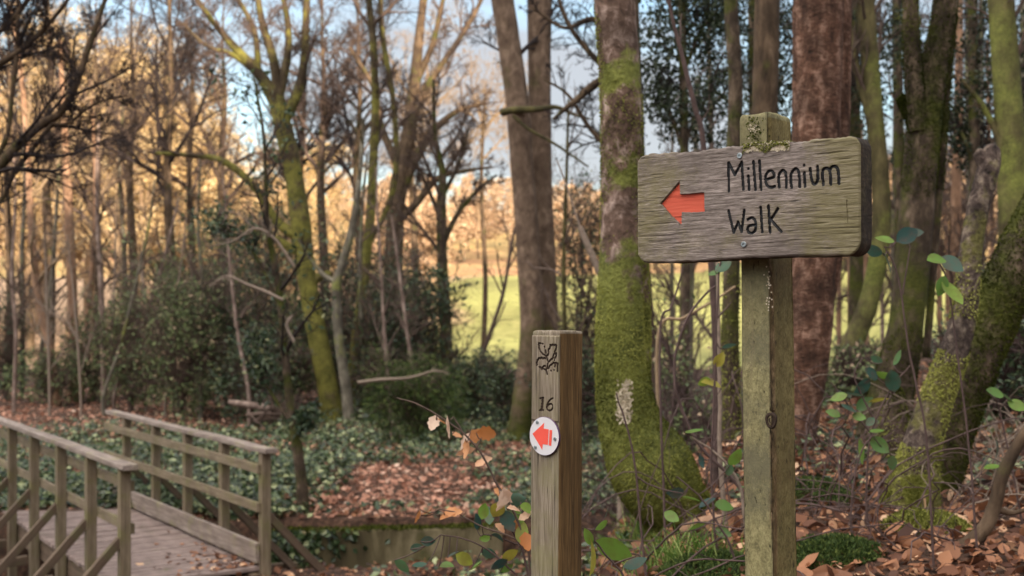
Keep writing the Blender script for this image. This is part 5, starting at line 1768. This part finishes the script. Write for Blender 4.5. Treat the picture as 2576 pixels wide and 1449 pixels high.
# ------------------------------------------------------------------ small plants in front
def plant(name, label, cat, d, stems, lv, L, lmat, smat, seed=0, asp=.6, group=None, lobes=0., curl=(-.3, .4), part='foliage', r0=6):
    """stems: polylines (u,v[,dd]); lv: list of (u,v,angle deg or None, scale)"""
    rng = np.random.default_rng(seed)
    spts = []
    b = P(stems[0][0][0], stems[0][0][1], d)
    b[2] = min(b[2], gz(b[0], b[1]))
    root = thing(name, label, cat, b, group)
    mb = MB()
    for i, s in enumerate(stems):
        p = np.array([P(q[0], q[1], d + (q[2] if len(q) > 2 else 0)) for q in s])
        if i == 0:
            g = gz(p[0, 0], p[0, 1])
            if p[0, 2] > g + .02:
                p = np.vstack([[p[0, 0] + .03, p[0, 1], g - .03], p])
        pp = catmull(p, 6)
        pp = pp + (vn3(pp * 25)[:, None] - .5) * .006
        spts.append(pp)
        tubes(mb, pp[None], np.linspace(1, .45, len(pp))[None] * W(r0 if i == 0 else r0 * .7, d) * .5 + .0006, 6)
    if lv:
        lb = MB()
        n = len(lv)
        C = np.array([P(q[0], q[1], d + (rng.uniform(-.06, .06))) for q in lv])
        an = np.radians([q[2] if q[2] is not None else rng.uniform(0, 360) for q in lv])
        A = np.stack([np.cos(an), rng.uniform(-.5, .3, n), np.sin(an)], 1)
        N = rng.normal(0, .6, (n, 3)) + [0, -.6, .5]
        ll = np.array([q[3] for q in lv]) * L * rng.uniform(.75, 1.1, n)
        C = C - nrm(A) * ll[:, None] * .5
        SP = np.concatenate(spts)
        near_ = np.array([SP[((SP - c_) ** 2).sum(1).argmin()] for c_ in C])
        tq_ = np.linspace(0, 1, 5)[None, :, None]
        tubes(mb, near_[:, None] * (1 - tq_) + C[:, None] * tq_ + np.array([0, 0, -.012]) * np.sin(np.pi * tq_), np.full((n, 5), W(r0, d) * .22), 4)
        leaves(lb, C, A, N, ll, ll * asp, np.clip(rng.normal(.5, .28, n), 0, 1), rng.uniform(*curl, n), rng.uniform(.05, .4, n), lobes, 8)
        lb.build(part, M[lmat], root)
    mb.build('stem', M[smat], root)
    return root


def c6(x, y):
    return (700 + x * 800 / 1870) * .89444, (1000 + y * 620 / 1449) * .89444


S = lambda *pts: [c6(*p) for p in pts]
plant('beech_sapling', 'thin sapling with dangling orange dead leaves left of the waymarker post', 'sapling', 3.7,
      [S((1850, 1440), (1830, 1250), (1720, 980), (1640, 850), (1570, 720), (1500, 600), (1380, 490), (1240, 390), (1110, 320), (975, 275)), S((1400, 510), (1375, 450), (1345, 400)), S((1110, 325), (1105, 310)), S((1830, 1240), (1700, 1180), (1500, 1110), (1370, 1030), (1250, 1010)), S((1500, 600), (1530, 540))],
      [(*c6(*p), a, s) for p, a, s in [((1215, 450), -105, 1.05), ((1268, 440), -40, .7), ((1330, 470), -70, 1.2), ((1370, 515), -20, .7), ((1490, 525), 40, 1.), ((1570, 512), -5, .95), ((1430, 575), -110, 1.1), ((1425, 635), 200, 1.2), ((1455, 600), -60, .9), ((1520, 722), -110, .85), ((1560, 685), 10, .6),
                                       ((1670, 905), 150, 1.0), ((1690, 960), -80, 1.3), ((1700, 910), -30, .9), ((1095, 1050), -130, .7), ((1180, 1042), 10, .7), ((1310, 1045), 200, .9), ((1345, 1030), 0, .8), ((1745, 1000), 0, .8), ((1820, 1060), 20, .8), ((1765, 1140), -90, 1.2), ((1655, 1130), -30, .7), ((1825, 1230), -80, .9)]],
      .074, 'beech_leaf', 'twig_brown', 401, .6, None, .14, (-.8, .9))
plant('bramble', 'green bramble leaves at the left foot of the waymarker post', 'bramble', 3.75,
      [S((1840, 1440), (1780, 1250), (1700, 1080), (1660, 1000)), S((1780, 1250), (1640, 1190), (1540, 1180)), S((1830, 1240), (1810, 1100), (1790, 960)), S((1750, 1440), (1600, 1300), (1400, 1200), (1260, 1180))],
      [(*c6(*p), a, s) for p, a, s in [((1550, 1020), 70, 1.1), ((1585, 1055), -80, 1.1), ((1640, 1000), 60, 1.2), ((1705, 1090), -60, 1.25), ((1755, 950), 10, 1.1), ((1800, 1165), 80, 1.3), ((1835, 1005), -20, 1.0), ((1550, 1200), 190, .9), ((1640, 1195), -20, .9), ((1505, 1090), 85, 1.0), ((1775, 1080), -60, 1.1), ((1720, 1310), 20, 1.1), ((1640, 1360), 200, 1.),
                                       ((1100, 1260), 20, .9), ((1180, 1220), 0, .9), ((1000, 1390), -40, 1.), ((1300, 1380), 10, 1.), ((1420, 1340), -30, 1.1), ((1500, 1400), 20, 1.1), ((1580, 1300), -20, .9), ((1690, 1400), 10, 1.1), ((1340, 1300), 40, .9), ((1120, 1390), 200, .9)]],
      .062, 'bramble', 'stem_dead', 402, .62)
plant('bramble', 'bramble with yellow-green and red-tinged leaves at the right foot of the waymarker post', 'bramble', 3.2,
      [[(1580, 1480), (1545, 1420), (1510, 1380), (1478, 1330)], [(1545, 1420), (1600, 1400)]],
      [(1490, 1400, 80, 1.5), (1545, 1380, -25, 1.6), (1510, 1320, 200, .7), (1530, 1290, 60, .7), (1600, 1420, 10, 1.1), (1480, 1350, 110, .8)], .072, 'bramble', 'stem_dead', 403, .5)
BR = [
    ('bramble sprig with blue-green leaves left of the signpost, below the board', 4.6, [[(1790, 1200), (1800, 900), (1808, 700), (1815, 640)], [(1805, 800), (1840, 760)]], [(1820, 665, 40, 1.3), (1835, 650, 60, 1.1), (1795, 690, 210, .8), (1835, 870, 20, 1.1), (1810, 905, 60, .9), (1790, 965, 160, 1.3), (1770, 960, 200, 1.), (1745, 1080, 20, 1.2), (1770, 1160, -60, 1.)]),
    ('bramble with broad leaves left of the signpost near the ground', 4.4, [[(1840, 1380), (1790, 1290), (1740, 1230), (1700, 1200)]], [(1740, 1245, 10, 1.3), (1780, 1265, 30, 1.2), (1825, 1270, 0, 1.3), (1700, 1240, 190, 1.0), (1835, 1180, 80, .9), (1690, 1300, -30, 1.1), (1760, 1330, 10, 1.1), (1820, 1340, -20, 1.0), (1850, 1150, 60, 1.1)]),
    ('bramble with pale green leaves under the right end of the sign board', 4.3, [[(2330, 1100), (2290, 900), (2260, 700), (2225, 620)], [(2270, 740), (2290, 620)]], [(2225, 605, 170, 1.3), (2285, 590, 30, 1.4), (2235, 660, -70, 1.4), (2195, 630, 160, 1.2), (2305, 585, 10, .9)]),
    ('bramble with bright green leaves between forked tree and snag', 4.5, [[(2440, 1150), (2410, 900), (2385, 720), (2360, 650)]], [(2360, 650, 10, 1.4), (2395, 665, -40, 1.3), (2385, 745, -80, 1.7), (2370, 720, -110, 1.2), (2340, 640, 190, .7)]),
    ('bramble with bluish leaves in front of the forked tree', 4.9, [[(2180, 1280), (2190, 1100), (2240, 980), (2290, 920)], [(2190, 1090), (2120, 1000), (2090, 960)], [(2200, 1060), (2150, 950), (2170, 900)]], [(2245, 955, 100, 1.5), (2225, 940, 160, 1.3), (2190, 940, 150, 1.2), (2170, 975, 230, 1.3), (2150, 1000, 190, 1.3), (2175, 1015, 40, 1.2), (2210, 1010, 10, 1.5), (2260, 900, 60, 1.1), (2205, 905, 150, .9), (2110, 1000, 200, 1.1), (2130, 1035, 180, 1.4), (2095, 1040, 160, .9), (2160, 1050, -20, 1.1)]),
    ('bramble sprig with hanging leaves low between signpost and forked tree', 4.7, [[(2140, 1320), (2150, 1200), (2170, 1130), (2200, 1090)]], [(2165, 1135, -80, 1.5), (2210, 1120, -40, 1.3), (2205, 1085, 10, 1.0), (2190, 1060, 40, .9), (2245, 1165, -90, .8)]),
    ('bramble with yellowish leaves right of the broken snag', 5.2, [[(2560, 1250), (2540, 1150), (2510, 1020), (2490, 990)]], [(2500, 990, 170, 1.4), (2530, 1000, -40, 1.5), (2560, 1020, -20, 1.3), (2510, 1130, -80, 1.5), (2495, 1180, 200, 1.1), (2540, 1160, 10, 1.0)]),
]
for i, (lab, d, st_, lv) in enumerate(BR):
    plant('bramble', lab, 'bramble', d, st_, lv, .076, 'bramble', 'stem_dead', 410 + i, .6, 'brambles under the trees')

# grass tufts and moss cushions
def tuft(label, u, v, d, n, h, spread, seed, mat='grass', w=.006):
    rng = np.random.default_rng(seed)
    d = on_ground(u, v)
    b = P(u, v, d)
    b[2] = gz(b[0], b[1])
    mb = MB()
    x, y = b[0] + rng.normal(0, spread, n), b[1] + rng.normal(0, spread, n)
    C = np.stack([x, y, ground(x, y)], 1)
    A = rng.normal(0, .4, (n, 3)) + [0, 0, 1]
    leaves(mb, C, A, rvec(rng, n), h * rng.uniform(.5, 1.2, n), w, rng.random(n), rng.uniform(.1, .9, n) * rng.choice([-1, 1], n), .2, 0, 5)
    o = mb.build('grass_tuft', M[mat], None, True, origin=b)
    tag(o, label, 'grass', 'grass tufts')


tuft('bright grass tuft at the foot of the thick mossy tree', 1640, 1345, 5.2, 380, .24, .10, 501)
tuft('grass clump left of the signpost foot', 1720, 1415, 4.6, 320, .16, .12, 502)
tuft('low grass clump between the waymarker post and the mossy tree', 1590, 1350, 4.9, 200, .14, .06, 503)


def cushion(label, u, v, d, rx, hz, n, seed, mat='moss_dark'):
    rng = np.random.default_rng(seed)
    d = on_ground(u, v)
    b = P(u, v, d)
    b[2] = gz(b[0], b[1])
    a = rng.uniform(0, 6.28, n)
    r = np.sqrt(rng.random(n))
    x, y = b[0] + np.cos(a) * r * rx, b[1] + np.sin(a) * r * rx * .8
    C = np.stack([x, y, ground(x, y) + hz * (1 - r ** 2) * (.7 + .5 * vn2(x * 20, y * 20))], 1)
    mb = MB()
    cards(mb, C, rvec(rng, n) + [0, 0, .9], rvec(rng, n), .02 * rng.uniform(.6, 1.4, n), .009, np.clip(rng.normal(.5, .25, n), 0, 1))
    o = mb.build('moss_cushion', M[mat], None, False, origin=b)
    tag(o, label, 'moss', 'moss cushions')


cushion('dark green moss cushion at the right foot of the signpost', 2085, 1400, 4.4, .22, .07, 6000, 511, 'conifer')
cushion('moss cushion at the foot of the pink barked tree', 2040, 1255, 6.3, .28, .09, 5000, 512, 'conifer')
cushion('moss cushion left of the signpost near the bottom edge', 1790, 1440, 4.3, .25, .06, 4500, 513, 'conifer')
cushion('yellowish moss patch below the broken snag', 2330, 1330, 5.2, .2, .07, 4000, 514, 'moss')


# dead bramble stems tangled over the ground
def tangle(label, u0, u1, v0, v1, d0, d1, n, seed, mat='stem_dead', hmax=.55, r=(.0025, .006)):
    rng = np.random.default_rng(seed)
    d = rng.uniform(d0, d1, n)
    a = np.stack([(rng.uniform(u0, u1, n) - U0) / F * d, d], 1)
    an = rng.uniform(0, 6.28, n)
    L = rng.uniform(.35, 1.3, n)
    b = a + np.stack([np.cos(an) * L, np.sin(an) * L * .6], 1)
    t = np.linspace(0, 1, 12)
    xy = a[:, None] * (1 - t)[None, :, None] + b[:, None] * t[None, :, None]
    xy = xy + np.cumsum(rng.normal(0, .022, (n, 12, 2)), 1)
    hh = rng.uniform(.04, hmax, n)[:, None] * np.sin(np.pi * np.clip(t * rng.uniform(.6, 1.0, n)[:, None], 0, 1))
    z = ground(xy[..., 0], xy[..., 1]) + hh - .01
    pts = np.concatenate([xy, z[..., None]], -1)
    rad = rng.uniform(*r, n)[:, None] * np.linspace(1, .5, 12)[None]
    mb = MB()
    tubes(mb, pts, rad, 5)
    p1, r1 = grow(rng, pts, rad, 2, .22, n=4, wob=.25, rmin=.0012)
    tubes(mb, p1, r1, 3)
    c = pts.reshape(-1, 3).mean(0)
    c[2] = gz(c[0], c[1])
    o = mb.build('bramble_tangle', M[mat], None, True, origin=c)
    tag(o, label, 'dead stems', 'tangled dead bramble stems')


tangle('tangled dead stems at the foot of the pink barked tree', 2030, 2230, 0, 0, 5.2, 7.4, 44, 521)
tangle('tangled grey dead stems right of the broken snag', 2380, 2620, 0, 0, 5.4, 8.0, 50, 522, 'twig_grey', .6)
tangle('tangled dead stems in front of the broken snag', 2200, 2500, 0, 0, 4.5, 5.4, 18, 523, 'stem_dead', .35)
tangle('loose dead stems between thick mossy tree and signpost', 1640, 1860, 0, 0, 5.0, 7.5, 20, 524, 'stem_dead', .8)
tangle('few dead stems lying by the waymarker post', 1480, 1700, 0, 0, 4.2, 5.4, 14, 525, 'stem_dead', .3)
# long arching stems
plant('arching_stem', 'long pinkish arching bramble stem left of the signpost', 'stem', 5.0, [[(1870, 1240), (1760, 1120), (1705, 1000), (1698, 900), (1730, 800), (1775, 740), (1800, 720)]], None, .07, 'bramble', 'stem_dead', 531, r0=9)
plant('arching_stem', 'grey straight dead stem standing left of the signpost', 'stem', 5.3, [[(1812, 1160), (1811, 1000), (1808, 850), (1806, 700), (1800, 600)]], None, .07, 'bramble', 'twig_grey', 532, r0=13)
plant('arching_stem', 'pale dead stem slanting down to the signpost foot', 'stem', 4.6, [[(1865, 1240), (1830, 1170), (1790, 1130), (1740, 1100)], [(1830, 1170), (1900, 1150)]], None, .07, 'bramble', 'twig_grey', 533, r0=8)
plant('arching_stem', 'thin pale twig rising before the thick mossy tree', 'stem', 4.4, [[(1610, 1300), (1598, 1180), (1578, 1080), (1560, 1020), (1550, 990)], [(1600, 1200), (1660, 1230), (1720, 1240)]], None, .07, 'bramble', 'stem_dead', 534, r0=6)
plant('arching_stem', 'thin stem from the mossy tree to the sign board corner', 'stem', 5.2, [[(1660, 860), (1690, 770), (1712, 700), (1722, 660)]], None, .07, 'bramble', 'stem_dead', 535, r0=6)
plant('arching_stem', 'yellowish dead stem slanting up right behind the sign board', 'stem', 7.5, [[(1655, 850), (1720, 800), (1790, 760), (1850, 720)]], None, .07, 'bramble', 'twig_warm', 536, r0=10)
make_tree('young_tree', 'thin reddish stem rising from behind the top edge of the sign board', 'sapling', 6.5, [[(1800, 900, 16), (1785, 600, 15), (1768, 350, 14), (1748, 270, 13), (1716, 140, 11), (1690, 40, 9), (1670, -80, 7)]], M['stem_dead'], dict(mat='stem_dead', levels=[lvl(5, .12, t0=.4)]), None, 8, .05, 0, 6, 537, part='stem')
dw = on_ground(1790, 1325)
make_tree('rotten_log', 'pale orange rotten wood lying left of the signpost foot', 'log', dw, [[(1712, 1338, 20), (1745, 1325, 40), (1790, 1318, 52), (1835, 1325, 46), (1868, 1345, 20)]], M['bark_orange'], None, None, 14, .22, 0, 8, 543, to_ground=False)
make_tree('fallen_log', 'pale broken log lying in the leaves beyond the footbridge', 'log', 23.0, [[(575, 1012, 14), (620, 1018, 18), (665, 1024, 16), (700, 1030, 10)]], M['bark_pale'], None, None, 8, .1, 0, 6, 541, to_ground=False)
make_tree('brush_pile', 'low heap of brown dead brushwood beyond the footbridge', 'brush pile', 22.5, [[(620, 1045, 10), (680, 1040, 12), (760, 1050, 9)], [(640, 1060, 9), (700, 1025, 9), (740, 1040, 6)]], M['twig_brown'], dict(mat='twig_brown', levels=[lvl(26, .5, t0=.05, ang=(.3, 1.2), up=.1), lvl(6, .5)]), None, 6, .1, 0, 6, 542, to_ground=False)
# pale lichened twigs at the base of the far bank
for i, (lab, pts) in enumerate([('bare fallen branch slanting in front of the yew', [(900, 962, 8), (960, 955, 9), (1030, 950, 7), (1100, 930, 4)])]):
    make_tree('fallen_branch', lab, 'branch', 19.5, [pts], M['twig_grey'], dict(mat='twig_grey', levels=[lvl(6, .3), lvl(3, .5)]), None, 6, .1, 0, 6, 550 + i, to_ground=False, part='stem')

# ------------------------------------------------------------------ light, sky, camera
EL = math.radians(11.0)
az = np.array([0.45, -0.893])
az /= np.linalg.norm(az)
sd = Vector((az[0] * math.cos(EL), az[1] * math.cos(EL), math.sin(EL)))
sun = bpy.data.lights.new('sun', 'SUN')
sun.energy = 5.0
sun.angle = math.radians(0.5)
sun.color = (1.0, 0.83, 0.62)
so = bpy.data.objects.new('sun', sun)
COL.objects.link(so)
so.rotation_euler = (-sd).to_track_quat('-Z', 'Y').to_euler()

w = bpy.data.worlds.new('World')
SC.world = w
w.use_nodes = True
nt = w.node_tree
bg = nt.nodes['Background']
sky = nd(nt, 'ShaderNodeTexSky', sky_type='NISHITA')
sky.sun_disc = False
sky.sun_elevation = EL
sky.sun_rotation = math.atan2(az[0], az[1])
sky.dust_density = 0.6
v = coords(nt, (1.2, 1.2, 3.2), src='Generated')
cn = noise(nt, v, 2.6, 7, 0.58, 0.3)
tc = nd(nt, 'ShaderNodeTexCoord')
sx = nd(nt, 'ShaderNodeSeparateXYZ')
nt.links.new(tc.outputs['Generated'], sx.inputs[0])
low = nd(nt, 'ShaderNodeMapRange')
low.inputs['From Min'].default_value = 0.02
low.inputs['From Max'].default_value = 0.32
low.inputs['To Min'].default_value = 0.16
low.inputs['To Max'].default_value = 0.0
nt.links.new(sx.outputs['Z'], low.inputs['Value'])
cm = ramp(nt, math_(nt, 'ADD', cn, low.outputs['Result']), [(0.46, 0.0), (0.64, 1.0)])
hi = nd(nt, 'ShaderNodeMapRange')          # unseen bright cloud patch, high behind left, added as key light for the foreground
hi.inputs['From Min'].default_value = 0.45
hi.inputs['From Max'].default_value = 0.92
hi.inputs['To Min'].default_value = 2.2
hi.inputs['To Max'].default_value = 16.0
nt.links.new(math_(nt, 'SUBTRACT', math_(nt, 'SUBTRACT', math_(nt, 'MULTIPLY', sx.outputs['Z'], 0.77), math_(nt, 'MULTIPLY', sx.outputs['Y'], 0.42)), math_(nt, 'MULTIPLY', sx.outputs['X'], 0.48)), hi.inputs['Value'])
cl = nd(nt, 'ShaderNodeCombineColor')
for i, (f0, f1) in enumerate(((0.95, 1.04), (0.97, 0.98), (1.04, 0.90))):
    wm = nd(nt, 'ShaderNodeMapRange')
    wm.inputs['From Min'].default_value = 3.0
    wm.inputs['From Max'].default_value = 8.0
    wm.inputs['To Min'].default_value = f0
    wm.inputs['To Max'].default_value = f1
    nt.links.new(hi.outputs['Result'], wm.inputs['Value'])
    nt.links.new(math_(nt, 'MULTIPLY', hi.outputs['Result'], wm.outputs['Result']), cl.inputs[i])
cov = nd(nt, 'ShaderNodeMapRange')
cov.inputs['From Min'].default_value = 0.3
cov.inputs['From Max'].default_value = 0.6
cov.inputs['To Min'].default_value = 0.0
cov.inputs['To Max'].default_value = 0.7
nt.links.new(sx.outputs['Z'], cov.inputs['Value'])
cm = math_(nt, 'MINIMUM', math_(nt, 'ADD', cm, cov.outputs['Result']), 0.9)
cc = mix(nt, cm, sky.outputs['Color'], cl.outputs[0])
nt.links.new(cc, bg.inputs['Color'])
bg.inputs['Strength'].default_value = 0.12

cam = bpy.data.cameras.new('camera')
cam.sensor_width = 36
cam.lens = F * 36 / 2576
cam.shift_y = (V0 - 724.5) / 2576
cam.clip_end = 3000
cam.clip_start = 0.05
cam.dof.use_dof = True
cam.dof.focus_distance = 2.76
cam.dof.aperture_fstop = 4.4
co = bpy.data.objects.new('camera', cam)
COL.objects.link(co)
co.location = (0, 0, ZC)
co.rotation_euler = (math.radians(90), 0, 0)
SC.camera = co
SC.view_settings.view_transform = 'Standard'
SC.view_settings.look = 'None'
SC.view_settings.exposure = 1.32
SC.view_settings.gamma = 1
SC.cycles.max_bounces = 6
SC.cycles.diffuse_bounces = 3
SC.cycles.transmission_bounces = 3
SC.cycles.use_denoising = True
